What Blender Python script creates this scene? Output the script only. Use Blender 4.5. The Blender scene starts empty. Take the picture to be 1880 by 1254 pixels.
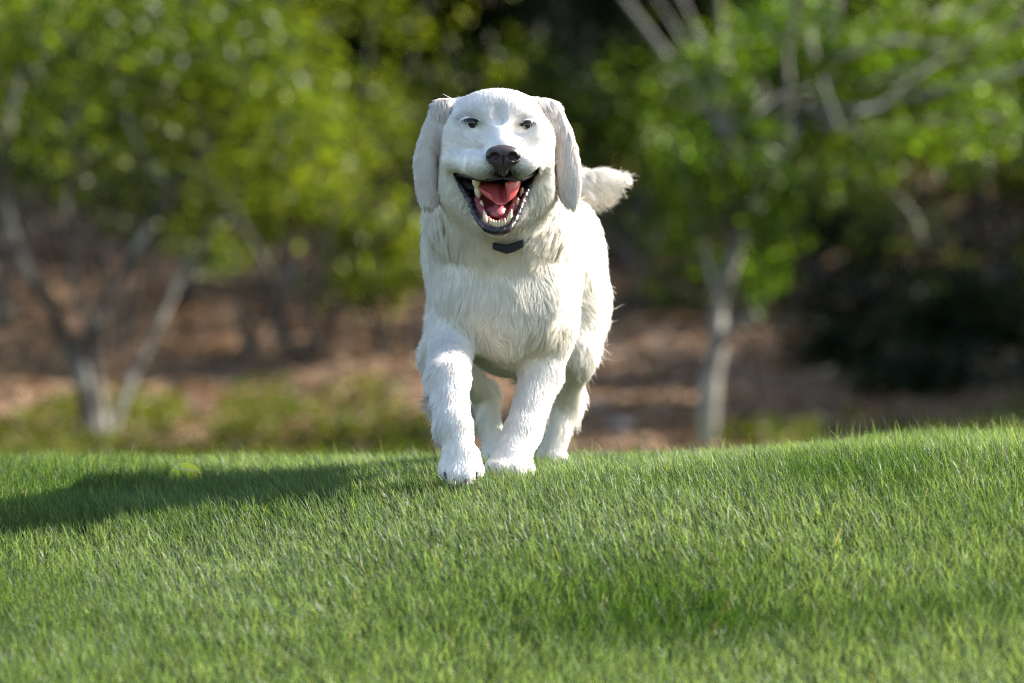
import bpy, math, random
import numpy as np
from mathutils import Vector

R = math.radians
rng = np.random.default_rng(7)
random.seed(7)
scn = bpy.context.scene
COL = scn.collection

# ------------------------------------------------------------------ camera, sky, sun, exposure
F_PX = 200.0 / 36.0 * 1880.0          # focal length in photograph pixels
CAM_Y, CAM_Z = -10.444, 0.253
cd = bpy.data.cameras.new('camera')
cam = bpy.data.objects.new('camera', cd)
COL.objects.link(cam)
cam.location = (0.0, CAM_Y, CAM_Z)
cam.rotation_euler = (R(90), 0, 0)
cd.lens, cd.sensor_width = 200.0, 36.0
cd.clip_start, cd.clip_end = 0.1, 2000.0
cd.dof.use_dof = True
cd.dof.focus_distance = 10.45
cd.dof.aperture_fstop = 3.1
scn.camera = cam

SUN_EL, SUN_BACK = R(35), R(11)          # height of the sun; how far it stands behind the dog
w = bpy.data.worlds.new('World')
scn.world = w
w.use_nodes = True
nt = w.node_tree
sky = nt.nodes.new('ShaderNodeTexSky')
sky.sky_type = 'NISHITA'
sky.sun_disc = False
sky.sun_elevation = SUN_EL
sky.sun_rotation = R(90) - SUN_BACK
nt.links.new(sky.outputs[0], nt.nodes['Background'].inputs[0])
nt.nodes['Background'].inputs[1].default_value = 0.105
sd = bpy.data.lights.new('sun', 'SUN')
sd.energy, sd.angle, sd.color = 5.0, R(0.53), (1.0, 0.95, 0.87)
sun = bpy.data.objects.new('sun', sd)
COL.objects.link(sun)
SUN_DIR = Vector((math.cos(SUN_EL) * math.cos(SUN_BACK), math.cos(SUN_EL) * math.sin(SUN_BACK), math.sin(SUN_EL)))
sun.rotation_euler = SUN_DIR.to_track_quat('Z', 'Y').to_euler()
sun.location = (6, 1, 6)
scn.view_settings.view_transform = 'Standard'
scn.view_settings.look = 'None'
scn.view_settings.exposure = 2.0
scn.view_settings.gamma = 1.0
scn.cycles.use_denoising = True
scn.cycles.denoising_prefilter = 'NONE'
scn.cycles.denoising_input_passes = 'RGB_ALBEDO_NORMAL'
scn.cycles.filter_width = 1.15
scn.cycles.max_bounces = 14
scn.cycles.diffuse_bounces = 12
scn.cycles.transparent_max_bounces = 8


# ------------------------------------------------------------------ helpers
def P(px, py, y):
    """World point seen at photograph pixel (px, py) at depth y."""
    s = (y - CAM_Y) / F_PX
    return np.array(((px - 940.0) * s, y, CAM_Z + (627.0 - py) * s))


def tag(o, label=None, cat=None, group=None, kind=None):
    if label: o['label'] = label
    if cat: o['category'] = cat
    if group: o['group'] = group
    if kind: o['kind'] = kind
    return o


def empty(name, loc):
    o = bpy.data.objects.new(name, None)
    o.location = loc
    o.empty_display_size = 0.1
    COL.objects.link(o)
    return o


def link(name, data, parent=None):
    o = bpy.data.objects.new(name, data)
    COL.objects.link(o)
    if parent is not None:
        o.parent = parent
        o.matrix_parent_inverse.translation = -Vector(parent.location)
    return o


def mesh_np(name, V, loops, starts, mat, parent=None, smooth=True, attrs=None, mats=None):
    me = bpy.data.meshes.new(name)
    V = np.ascontiguousarray(V, dtype=np.float32)
    loops = np.ascontiguousarray(loops, dtype=np.int32)
    starts = np.ascontiguousarray(starts, dtype=np.int32)
    me.vertices.add(len(V)); me.vertices.foreach_set('co', V.ravel())
    me.loops.add(len(loops)); me.loops.foreach_set('vertex_index', loops)
    me.polygons.add(len(starts)); me.polygons.foreach_set('loop_start', starts)
    me.update(calc_edges=True)
    me.polygons.foreach_set('use_smooth', np.full(len(starts), smooth, dtype=bool))
    for k, a in (attrs or {}).items():
        if a.ndim == 1:
            at = me.attributes.new(k, 'FLOAT', 'POINT'); at.data.foreach_set('value', a.astype(np.float32))
        else:
            a4 = np.ones((len(a), 4), np.float32); a4[:, :3] = a
            at = me.attributes.new(k, 'FLOAT_COLOR', 'POINT'); at.data.foreach_set('color', a4.ravel())
    me.materials.append(mat)
    me.update()
    return link(name, me, parent)


def quads(name, V, Q, mat, parent=None, **k):
    Q = np.asarray(Q)
    return mesh_np(name, V, Q.ravel(), np.arange(len(Q)) * Q.shape[1], mat, parent, **k)


def sstep(a, b, x):
    t = np.clip((x - a) / (b - a), 0, 1)
    return t * t * (3 - 2 * t)


_perm = np.random.default_rng(3).random((64, 64, 64)).astype(np.float32)


def vnoise(p, f):
    """Smooth value noise 0..1 at the points p, frequency f per metre."""
    q = np.asarray(p, dtype=np.float64) * f + 1000.37
    i = np.floor(q).astype(np.int64); t = q - i
    t = t * t * (3 - 2 * t)
    out = 0
    for dx in (0, 1):
        for dy in (0, 1):
            for dz in (0, 1):
                wgt = (t[:, 0] if dx else 1 - t[:, 0]) * (t[:, 1] if dy else 1 - t[:, 1]) * (t[:, 2] if dz else 1 - t[:, 2])
                out = out + wgt * _perm[(i[:, 0] + dx) % 64, (i[:, 1] + dy) % 64, (i[:, 2] + dz) % 64]
    return out


def unit(v):
    return v / np.maximum(np.linalg.norm(v, axis=-1, keepdims=True), 1e-9)


def new_mat(name):
    m = bpy.data.materials.new(name)
    m.use_nodes = True
    n = m.node_tree
    return m, n, n.nodes['Principled BSDF'], n.nodes['Material Output']


def attr_node(n, name):
    a = n.nodes.new('ShaderNodeAttribute'); a.attribute_name = name
    return a


def noise_bump(n, b, scale, strength, dist=0.002, detail=4):
    tc = n.nodes.new('ShaderNodeTexCoord')
    t = n.nodes.new('ShaderNodeTexNoise'); t.inputs['Scale'].default_value = scale; t.inputs['Detail'].default_value = detail
    bp = n.nodes.new('ShaderNodeBump'); bp.inputs['Strength'].default_value = strength; bp.inputs['Distance'].default_value = dist
    n.links.new(tc.outputs['Object'], t.inputs['Vector'])
    n.links.new(t.outputs['Fac'], bp.inputs['Height'])
    n.links.new(bp.outputs[0], b.inputs['Normal'])
    return t


def plain(name, col, rough=0.5, spec=0.5, bump=None):
    m, n, b, o = new_mat(name)
    b.inputs['Base Color'].default_value = (*col, 1)
    b.inputs['Roughness'].default_value = rough
    b.inputs['Specular IOR Level'].default_value = spec
    if bump: noise_bump(n, b, *bump)
    return m


def leaf_mat(name, rough=0.4, trans=0.4, boost=(1.25, 1.2, 0.5), spec=0.2):
    """Thin leaf or blade: colour from the 'col' attribute, a glossy skin, light let through."""
    m, n, b, o = new_mat(name)
    a = attr_node(n, 'col')
    n.links.new(a.outputs['Color'], b.inputs['Base Color'])
    b.inputs['Roughness'].default_value = rough
    b.inputs['Specular IOR Level'].default_value = spec
    tr = n.nodes.new('ShaderNodeBsdfTranslucent')
    mu = n.nodes.new('ShaderNodeMix'); mu.data_type = 'RGBA'; mu.blend_type = 'MULTIPLY'
    mu.inputs[0].default_value = 1.0
    mu.clamp_result = False
    n.links.new(a.outputs['Color'], mu.inputs[6])
    mu.inputs[7].default_value = (*[2.0 * c for c in boost], 1)
    n.links.new(mu.outputs[2], tr.inputs['Color'])
    mx = n.nodes.new('ShaderNodeMixShader'); mx.inputs[0].default_value = trans
    n.links.new(b.outputs[0], mx.inputs[1]); n.links.new(tr.outputs[0], mx.inputs[2])
    n.links.new(mx.outputs[0], o.inputs['Surface'])
    return m


# ------------------------------------------------------------------ ground
def ground(x, y):
    x = np.asarray(x, dtype=np.float64); y = np.asarray(y, dtype=np.float64)
    wk = 0.12
    u = np.clip(-(y + 0.1) / wk, -60, 400)
    near = -0.228 * wk * np.where(u > 30, u, np.log1p(np.exp(np.minimum(u, 30)))) + 0.0099
    near = np.maximum(near, -2.2 + 0.002 * (y + 10))
    z = near - 0.008 - 0.29 * sstep(0.9, 3.4, y)
    z = z + 0.036 * sstep(0.15, 0.95, x) * sstep(-1.6, 0.3, y) * (1 - sstep(1.2, 4, y)) + 0.002
    z = z + (0.010 * np.sin(2.3 * x + 1.9 * y + 0.6) + 0.008 * np.sin(4.1 * x - 3.3 * y)) * sstep(-0.05, -0.5, y) * sstep(-20, -3, y)
    z = z - 0.062 * sstep(0.02, -0.65, x) * sstep(1.15, 0.15, y) * (1 - 0.5 * sstep(-0.1, -1.4, y)) * sstep(-14, -4, y)
    yy = np.maximum(y - 11.0, 0)
    z = z + 0.16 * yy * yy / (yy + 1.0) + 0.05 * np.sin(0.9 * x + 0.4) * sstep(11, 15, y) + 0.02 * np.sin(3.1 * x + 2.0 * y) * sstep(11, 13, y)
    return z


def grid_sheet(name, xs, ys, mat):
    X, Y = np.meshgrid(xs, ys, indexing='ij')
    V = np.stack([X, Y, ground(X, Y)], -1).reshape(-1, 3)
    nx, ny = len(xs), len(ys)
    I = np.arange(nx * ny).reshape(nx, ny)
    Q = np.stack([I[:-1, :-1], I[1:, :-1], I[1:, 1:], I[:-1, 1:]], -1).reshape(-1, 4)
    return quads(name, V, Q, mat)


m_lawn, n, b, o = new_mat('lawn_soil')
t = noise_bump(n, b, 60, 0.8, 0.01)
cr = n.nodes.new('ShaderNodeValToRGB')
cr.color_ramp.elements[0].position = 0.3; cr.color_ramp.elements[0].color = (0.010, 0.017, 0.004, 1)
cr.color_ramp.elements[1].position = 0.75; cr.color_ramp.elements[1].color = (0.022, 0.036, 0.008, 1)
n.links.new(t.outputs['Fac'], cr.inputs[0]); n.links.new(cr.outputs[0], b.inputs['Base Color'])
b.inputs['Roughness'].default_value = 0.95; b.inputs['Specular IOR Level'].default_value = 0.0

m_mulch, n, b, o = new_mat('bark_mulch')
t = noise_bump(n, b, 14, 1.0, 0.05, 8)
cr = n.nodes.new('ShaderNodeValToRGB')
cr.color_ramp.elements[0].position = 0.3; cr.color_ramp.elements[0].color = (0.045, 0.025, 0.017, 1)
cr.color_ramp.elements[1].position = 0.7; cr.color_ramp.elements[1].color = (0.27, 0.160, 0.085, 1)
n.links.new(t.outputs['Fac'], cr.inputs[0]); n.links.new(cr.outputs[0], b.inputs['Base Color'])
b.inputs['Roughness'].default_value = 0.95

fx = np.concatenate([np.linspace(-160, -6, 20)[:-1], np.linspace(-6, 6, 161), np.linspace(6, 160, 20)[1:]])
tag(grid_sheet('lawn', fx, np.concatenate([np.linspace(-120, -4, 20)[:-1], np.linspace(-4, 4, 161), np.linspace(4, 9.5, 12)[1:]]), m_lawn), kind='structure')
tag(grid_sheet('mulch_bank', fx, np.concatenate([np.linspace(9.5, 26, 90), np.linspace(26, 200, 24)[1:]]), m_mulch), kind='structure')

# ------------------------------------------------------------------ grass (nobody could count it)
def blades(root, length, width, az, lean, bend, col, face):
    """One flat tapered blade per root, three joints long; returns vertices, loops, starts, colours."""
    N = len(root)
    ts = np.array([0.0, 0.38, 0.72, 1.0]); ws = np.array([1.0, 0.92, 0.62, 0.0])
    hd = np.stack([np.cos(az), np.sin(az), np.zeros(N)], -1)
    sdv = np.stack([np.cos(face), np.sin(face), np.zeros(N)], -1)
    pts = [root]; ang = lean.copy(); p = root.copy()
    for k in range(3):
        seg = (ts[k + 1] - ts[k]) * length
        p = p + hd * (np.sin(ang) * seg)[:, None] + np.array([0, 0, 1.0]) * (np.cos(ang) * seg)[:, None]
        pts.append(p); ang = ang + bend * 0.5
    V = np.empty((N, 7, 3), np.float32); C = np.empty((N, 7, 3), np.float32)
    for k in range(3):
        V[:, 2 * k] = pts[k] - sdv * (width * ws[k] * 0.5)[:, None]
        V[:, 2 * k + 1] = pts[k] + sdv * (width * ws[k] * 0.5)[:, None]
    V[:, 6] = pts[3]
    C[:] = col[:, None, :]
    base = (np.arange(N) * 7)[:, None]
    L = base + np.array([0, 1, 3, 2, 2, 3, 5, 4, 4, 5, 6])
    S = (np.arange(N) * 11)[:, None] + np.array([0, 4, 8])
    return V.reshape(-1, 3), L.ravel(), S.ravel(), C.reshape(-1, 3)


def grass_field(name, n, xr, yr, lab, keep=None, wide=1.0):
    x = rng.uniform(*xr, n); y = rng.uniform(*yr, n)
    if keep is not None:
        k = keep(x, y); x, y = x[k], y[k]
    N = len(x)
    p = np.stack([x, y, ground(x, y) - 0.004], -1)
    q = np.stack([x, y, np.zeros(N)], -1)
    band = vnoise(q * np.array([1.1, 3.2, 1.0]) + 2, 1.0)                  # broad streaks of darker, longer turf
    patch = np.clip((vnoise(q, 3.0) * 0.35 + vnoise(q, 8.0) * 0.25 + band * 0.55 - 0.06), 0, 1)
    fine = vnoise(q + 5, 25.0)
    length = (0.020 + 0.020 * patch + 0.012 * fine) * rng.uniform(0.65, 1.25, N)
    length *= 1 + 0.35 * sstep(0.45, 0.9, x)
    tall = rng.random(N) < 0.025
    length = np.where(tall, length * 1.6, length)
    width = rng.uniform(0.0008, 0.0018, N) * wide
    flow = vnoise(q + 9, 1.6) * 6.28 + 1.2
    az = flow + rng.normal(0, 1.0, N)
    az = np.where(rng.random(N) < 0.22, rng.normal(2.6, 0.8, N), az)      # the nap lies to one side
    lean = np.abs(rng.normal(0.36, 0.28, N))
    bend = rng.normal(0.45, 0.35, N)
    g = rng.random(N)[:, None]
    lush = np.array([0.022, 0.047, 0.006]); pale = np.array([0.120, 0.148, 0.064]); blue = np.array([0.060, 0.096, 0.054])
    pw = np.clip(2.6 * (1 - patch) - 0.62 + rng.normal(0, 0.18, N), 0, 1)[:, None]
    col = lush * (1 - pw) + (pale * g + blue * (1 - g)) * pw
    dry = rng.random(N) < 0.008
    col[dry] = np.array([0.16, 0.12, 0.05])
    col *= (0.55 + 1.1 * rng.random(N) ** 1.6)[:, None]
    V, L, S, C = blades(p, length, width, az, lean, bend, col, rng.uniform(0, 6.28, N))
    return tag(mesh_np(name, V, L, S, m_grass, attrs={'col': C}), lab, 'grass', kind='stuff')


m_grass = leaf_mat('grass_blade', rough=0.42, trans=0.45, boost=(1.2, 1.25, 0.5), spec=0.22)
if True:
    grass_field('lawn_grass', 760000, (-2.6, 2.6), (-2.6, 2.2), 'short green lawn grass on the slope and crest the dog runs across',
                keep=lambda x, y: rng.random(len(x)) < np.where((np.abs(x) < 1.35) & (y > -1.75) & (y < 1.5), 1.0, 0.16))
    grass_field('far_lawn_grass', 90000, (-7, 7), (2.2, 9.4), 'strip of lawn grass falling away beyond the crest', wide=2.2)
# ------------------------------------------------------------------ the dog: one implicit body, meshed
def surface_nets(F, xs, ys, zs):
    S = F < 0
    c = np.zeros(tuple(s - 1 for s in F.shape), np.int8)
    offs = [(i, j, k) for i in (0, 1) for j in (0, 1) for k in (0, 1)]
    sh = F.shape
    for i, j, k in offs:
        c += S[i:sh[0] - 1 + i, j:sh[1] - 1 + j, k:sh[2] - 1 + k]
    act = (c > 0) & (c < 8)
    idx = np.argwhere(act)
    cid = np.full(act.shape, -1, np.int32); cid[act] = np.arange(len(idx))
    acc = np.zeros((len(idx), 3)); cnt = np.zeros(len(idx))
    ax = (xs, ys, zs)

    def corner(o):
        ii = idx + np.array(o)
        return F[ii[:, 0], ii[:, 1], ii[:, 2]], np.stack([ax[d][ii[:, d]] for d in range(3)], -1)
    for o in offs:
        for d in range(3):
            if o[d]: continue
            o2 = list(o); o2[d] = 1
            fa, pa = corner(o); fb, pb = corner(o2)
            m = (fa < 0) != (fb < 0)
            t = np.where(m, fa / np.where(m, fa - fb, 1), 0)
            acc += np.where(m[:, None], pa + t[:, None] * (pb - pa), 0); cnt += m
    V = acc / cnt[:, None]
    Q = []
    for d in range(3):
        e1, e2 = [q for q in range(3) if q != d]
        sl0 = [slice(1, -1)] * 3; sl1 = [slice(1, -1)] * 3
        sl0[d] = slice(0, -1); sl1[d] = slice(1, None)
        a = S[tuple(sl0)]; b_ = S[tuple(sl1)]
        e = np.argwhere(a != b_)
        inside = a[e[:, 0], e[:, 1], e[:, 2]]
        base = e.copy(); base[:, e1] += 1; base[:, e2] += 1
        qs = []
        for s1, s2 in ((-1, -1), (0, -1), (0, 0), (-1, 0)):
            cc = base.copy(); cc[:, e1] += s1; cc[:, e2] += s2
            qs.append(cid[cc[:, 0], cc[:, 1], cc[:, 2]])
        q = np.stack(qs, -1)
        flip = inside if d != 1 else ~inside
        q[~flip] = q[~flip][:, ::-1]
        Q.append(q)
    Q = np.concatenate(Q)
    return V, Q[(Q >= 0).all(1)]


def relax(V, Q, it=2, lam=0.5):
    e = np.concatenate([Q[:, [0, 1]], Q[:, [1, 2]], Q[:, [2, 3]], Q[:, [3, 0]]])
    for _ in range(it):
        s = np.zeros_like(V); n_ = np.zeros(len(V))
        for a_, b_ in ((0, 1), (1, 0)):
            for d in range(3):
                s[:, d] += np.bincount(e[:, a_], V[e[:, b_], d], len(V))
            n_ += np.bincount(e[:, a_], minlength=len(V))
        V = V + lam * (s / n_[:, None] - V)
    return V


def vnormals(V, Q):
    fn = np.cross(V[Q[:, 2]] - V[Q[:, 0]], V[Q[:, 3]] - V[Q[:, 1]])
    N = np.zeros_like(V)
    for k in range(4):
        for d in range(3):
            N[:, d] += np.bincount(Q[:, k], fn[:, d], len(V))
    return unit(N)


class Ell:
    """Ellipsoid, optionally turned by a rotation matrix."""
    def __init__(s, c, r, rot=None):
        s.c, s.r, s.rot = np.array(c, float), np.array(r, float), rot
    def box(s):
        m = s.r if s.rot is None else np.full(3, s.r.max())
        return s.c - m, s.c + m
    def d(s, x, y, z):
        a, b_, c_ = x - s.c[0], y - s.c[1], z - s.c[2]
        if s.rot is not None:
            M = s.rot
            a, b_, c_ = (M[0, 0] * a + M[1, 0] * b_ + M[2, 0] * c_, M[0, 1] * a + M[1, 1] * b_ + M[2, 1] * c_, M[0, 2] * a + M[1, 2] * b_ + M[2, 2] * c_)
        a, b_, c_ = a / s.r[0], b_ / s.r[1], c_ / s.r[2]
        k0 = np.sqrt(a * a + b_ * b_ + c_ * c_)
        k1 = np.sqrt((a / s.r[0]) ** 2 + (b_ / s.r[1]) ** 2 + (c_ / s.r[2]) ** 2) + 1e-9
        return k0 * (k0 - 1) / k1


class Cone:
    """Round cone from a (radius ra) to b (radius rb); sc stretches its cross-section along the axes."""
    def __init__(s, a, ra, b, rb, sc=(1, 1, 1)):
        s.a, s.b, s.ra, s.rb, s.sc = np.array(a, float), np.array(b, float), ra, rb, np.array(sc, float)
    def box(s):
        m = max(s.ra, s.rb) * np.maximum(s.sc, 1)
        return np.minimum(s.a, s.b) - m, np.maximum(s.a, s.b) + m
    def d(s, x, y, z):
        A = s.a / s.sc; D = s.b / s.sc - A
        px, py, pz = x / s.sc[0] - A[0], y / s.sc[1] - A[1], z / s.sc[2] - A[2]
        t = np.clip((px * D[0] + py * D[1] + pz * D[2]) / max(D @ D, 1e-9), 0, 1)
        q = np.sqrt((px - t * D[0]) ** 2 + (py - t * D[1]) ** 2 + (pz - t * D[2]) ** 2)
        return (q - (s.ra + t * (s.rb - s.ra))) * s.sc.min()


def seg2d(px, pz, poly):
    """Signed distance (negative inside) to a closed polygon in the x-z plane."""
    d = np.full(np.broadcast(px, pz).shape, 1e9); sgn = np.ones_like(d)
    n_ = len(poly)
    for i in range(n_):
        ax_, az_ = poly[i]; bx_, bz_ = poly[i - 1]
        ex, ez = bx_ - ax_, bz_ - az_
        wx, wz = px - ax_, pz - az_
        t = np.clip((wx * ex + wz * ez) / (ex * ex + ez * ez), 0, 1)
        d = np.minimum(d, (wx - ex * t) ** 2 + (wz - ez * t) ** 2)
        c1 = pz >= az_; c2 = pz < bz_; c3 = ex * wz > ez * wx
        sgn = np.where((c1 & c2 & c3) | (~c1 & ~c2 & ~c3), -sgn, sgn)
    return sgn * np.sqrt(d)


def spline(poly, n_):
    """Closed smooth curve through the points (Catmull-Rom)."""
    p = np.array(poly, float); out = []
    m = len(p)
    for i in range(m):
        p0, p1, p2, p3 = p[i - 1], p[i], p[(i + 1) % m], p[(i + 2) % m]
        for t in np.linspace(0, 1, n_, endpoint=False):
            out.append(0.5 * ((2 * p1) + (p2 - p0) * t + (2 * p0 - 5 * p1 + 4 * p2 - p3) * t * t + (3 * p1 - p0 - 3 * p2 + p3) * t ** 3))
    return np.array(out)


HO = np.array((-0.024, 0.0, 0.652))                       # the point between the eyes
def H(x, y, z): return HO + np.array((x, y, z)) / 1000.0
def mm(*v): return np.array(v) / 1000.0
def rotz(a):
    c_, s_ = math.cos(a), math.sin(a)
    return np.array([[c_, -s_, 0], [s_, c_, 0], [0, 0, 1.0]])
def roty(a):
    c_, s_ = math.cos(a), math.sin(a)
    return np.array([[c_, 0, s_], [0, 1.0, 0], [-s_, 0, c_]])

# every body form: (shape, blend radius, coat name)
forms = []
def back(y): return y if y < 0.25 else 0.25 + (y - 0.25) * 0.76      # body length behind the shoulders
def add(shape, k, coat):
    if isinstance(shape, Ell):
        if shape.c[1] > 0.28: shape.r[1] *= 0.80
        shape.c[1] = back(shape.c[1])
    else:
        shape.a[1], shape.b[1] = back(shape.a[1]), back(shape.b[1])
    forms.append((shape, k, coat))

# torso
add(Ell((-0.012, 0.50, 0.405), (0.135, 0.27, 0.160)), 0.05, 'body')
add(Ell((-0.020, 0.29, 0.395), (0.122, 0.15, 0.165)), 0.06, 'chest')
add(Ell((0.012, 0.76, 0.425), (0.122, 0.22, 0.130)), 0.05, 'body')
add(Ell((0.016, 0.92, 0.430), (0.128, 0.14, 0.132)), 0.05, 'body')
add(Cone((-0.020, 0.15, 0.575), 0.098, (-0.018, 0.32, 0.450), 0.130), 0.06, 'ruff')
add(Ell((-0.026, 0.17, 0.485), (0.128, 0.085, 0.085)), 0.05, 'ruff')       # the full ruff under the ears
add(Ell((-0.015, 0.165, 0.335), (0.070, 0.070, 0.105)), 0.05, 'chest')       # breast bone
add(Ell((-0.070, 0.165, 0.335), (0.052, 0.055, 0.075)), 0.025, 'chest')
add(Ell((0.048, 0.175, 0.330), (0.046, 0.055, 0.080)), 0.025, 'chest')
# shoulders and haunches
add(Ell((-0.098, 0.25, 0.350), (0.046, 0.10, 0.120)), 0.04, 'shoulder')
add(Ell((0.074, 0.27, 0.350), (0.046, 0.10, 0.120)), 0.04, 'shoulder')
add(Ell((-0.090, 0.88, 0.350), (0.052, 0.13, 0.135)), 0.06, 'haunch')
add(Ell((0.118, 0.88, 0.365), (0.054, 0.14, 0.145)), 0.07, 'haunch')
# raised foreleg
add(Cone((-0.112, 0.21, 0.275), 0.042, (-0.117, 0.045, 0.185), 0.031), 0.035, 'foreleg')
add(Cone((-0.117, 0.045, 0.185), 0.031, (-0.106, -0.045, 0.097), 0.027), 0.02, 'foreleg')
add(Cone((-0.106, -0.045, 0.097), 0.027, (-0.094, -0.07, 0.045), 0.028), 0.02, 'paw')
for tx, ty, tz, tr in ((-0.120, -0.088, 0.020, 0.0145), (-0.104, -0.106, 0.009, 0.0165), (-0.083, -0.106, 0.008, 0.0165), (-0.066, -0.086, 0.020, 0.0145)):
    add(Cone((-0.094 + 0.5 * (tx + 0.094), -0.07, 0.042), 0.020, (tx, ty, tz), tr), 0.012, 'paw')
# planted foreleg
add(Cone((0.062, 0.27, 0.285), 0.046, (0.055, 0.24, 0.195), 0.036), 0.04, 'foreleg')
add(Cone((0.055, 0.24, 0.195), 0.036, (0.020, 0.155, 0.085), 0.029), 0.02, 'foreleg')
add(Cone((0.020, 0.155, 0.085), 0.029, (0.000, 0.115, 0.035), 0.034), 0.02, 'paw')
for tx, ty, tz, tr in ((-0.036, 0.085, 0.016, 0.017), (-0.018, 0.068, 0.012, 0.019), (0.006, 0.068, 0.012, 0.019), (0.026, 0.088, 0.015, 0.017)):
    add(Cone((0.5 * tx, 0.115, 0.032), 0.020, (tx, ty, tz), tr), 0.012, 'paw')
# hind leg on the lit side: stifle forward, hock back, shank down
add(Cone((0.110, 0.86, 0.34), 0.058, (0.116, 0.76, 0.235), 0.040), 0.05, 'haunch')
add(Cone((0.116, 0.76, 0.235), 0.038, (0.104, 0.88, 0.130), 0.024), 0.03, 'hindleg')
add(Cone((0.104, 0.88, 0.130), 0.024, (0.078, 0.83, 0.035), 0.021), 0.02, 'hindleg')
for tx in (0.052, 0.068, 0.086, 0.100):
    add(Cone((0.076, 0.85, 0.032), 0.020, (tx, 0.80 + 0.4 * abs(tx - 0.077), 0.014), 0.015), 0.014, 'paw')
# the other hind leg, swung inwards under the belly
add(Cone((-0.095, 0.86, 0.33), 0.050, (-0.138, 0.74, 0.225), 0.032), 0.04, 'haunch')
add(Cone((-0.138, 0.74, 0.225), 0.032, (-0.055, 0.93, 0.150), 0.023), 0.03, 'hindleg')
add(Cone((-0.055, 0.93, 0.150), 0.023, (-0.034, 0.86, 0.055), 0.015), 0.02, 'hindleg')
for tx in (-0.050, -0.039, -0.028, -0.017):
    add(Cone((-0.034, 0.86, 0.045), 0.016, (tx, 0.82 + 0.4 * abs(tx + 0.033), 0.018), 0.012), 0.014, 'paw')
# tail carried out to the side
add(Cone((0.030, 1.00, 0.50), 0.034, (0.120, 1.09, 0.555), 0.027), 0.04, 'tail')
add(Cone((0.120, 1.09, 0.555), 0.027, (0.168, 1.10, 0.562), 0.024), 0.03, 'tail')
add(Cone((0.168, 1.10, 0.562), 0.024, (0.196, 1.10, 0.570), 0.014), 0.02, 'tail')
# head
add(Ell(H(-3, 80, 0), mm(88, 105, 64)), 0.03, 'skull')
add(Ell(H(-3, 38, 20), mm(66, 52, 34)), 0.03, 'skull')
add(Ell(H(-38, 14, 16), mm(30, 24, 18), roty(-0.2)), 0.018, 'skull')
add(Ell(H(34, 14, 14), mm(30, 24, 18), roty(0.2)), 0.018, 'skull')
add(Cone(H(1, 16, -14), 0.034, H(8, -74, -52), 0.024), 0.022, 'muzzle')
add(Ell(H(-30, -44, -78), mm(42, 48, 28), roty(0.12)), 0.016, 'muzzle')
add(Ell(H(42, -44, -76), mm(38, 48, 28), roty(-0.12)), 0.016, 'muzzle')
add(Cone(H(-24, -14, -26), 0.010, H(-58, 2, -50), 0.012), 0.010, 'muzzle')
add(Cone(H(30, -14, -26), 0.010, H(60, 2, -48), 0.012), 0.010, 'muzzle')
add(Cone(H(-20, 8, 16), 0.011, H(-62, 22, 16), 0.009), 0.010, 'skull')
add(Cone(H(18, 8, 14), 0.011, H(62, 22, 13), 0.009), 0.010, 'skull')
add(Ell(H(-64, 38, -32), mm(36, 55, 42)), 0.03, 'cheek')
add(Ell(H(64, 38, -34), mm(36, 55, 42)), 0.03, 'cheek')
add(Ell(H(-74, 4, -70), mm(26, 40, 20), roty(0.2)), 0.018, 'cheek')
add(Ell(H(72, 4, -68), mm(24, 40, 20), roty(-0.2)), 0.018, 'cheek')
add(Ell(H(-68, 62, -100), mm(42, 60, 60)), 0.03, 'cheek')
add(Ell(H(66, 62, -98), mm(40, 60, 60)), 0.03, 'cheek')
add(Cone(H(-3, 55, -112), 0.064, H(-3, -36, -181), 0.026), 0.025, 'jaw')
add(Cone(H(-4, 70, -120), 0.078, (-0.02, 0.20, 0.46), 0.10), 0.05, 'throat')
# ears: flat flaps that hang and flare
for s_, pts in ((-1, ((-94, 74, 34, 13), (-105, 66, 25, 14), (-115, 60, 0, 18), (-129, 55, -50, 23), (-131, 51, -100, 21), (-127, 48, -134, 13))),
                (1, ((84, 74, 32, 13), (94, 66, 24, 14), (105, 60, 0, 20), (119, 55, -50, 24), (126, 51, -100, 20), (130, 48, -134, 11)))):
    q_ = np.linspace(0, 5, 13)
    ec = np.stack([np.interp(q_, range(6), [p_[d] for p_ in pts]) for d in range(3)], -1); er = np.interp(q_, range(6), [p_[3] for p_ in pts]) / 1000
    for _ in range(3):
        ec[1:-1] = 0.25 * ec[:-2] + 0.5 * ec[1:-1] + 0.25 * ec[2:]; er[1:-1] = 0.25 * er[:-2] + 0.5 * er[1:-1] + 0.25 * er[2:]
    for i in range(12):
        add(Cone(H(*ec[i]), er[i], H(*ec[i + 1]), er[i + 1], (0.92, 0.30, 1.0)), 0.014 if i == 0 else 0.005, 'ear')

add(Cone(H(-66, 72, 28), 0.017, H(-102, 66, 29), 0.012), 0.014, 'ear')
add(Cone(H(60, 72, 28), 0.017, H(92, 66, 28), 0.012), 0.014, 'ear')
add(Ell((-0.005, 0.34, 0.275), (0.072, 0.17, 0.072)), 0.05, 'chest')

# cut-outs: the open mouth and the eyes
lip_line = spline([(-82, -88), (-63, -93), (-38, -103), (-15, -106), (7, -101), (27, -106), (42, -104), (60, -92), (73, -82), (64, -106), (53, -126), (43, -146),
                   (33, -174), (21, -196), (-2, -205), (-25, -197), (-41, -178), (-54, -150), (-67, -124), (-79, -106)], 5) / 1000.0
eyes = {-1: (-51.0, 1.0), 1: (51.5, -3.0)}


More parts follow.
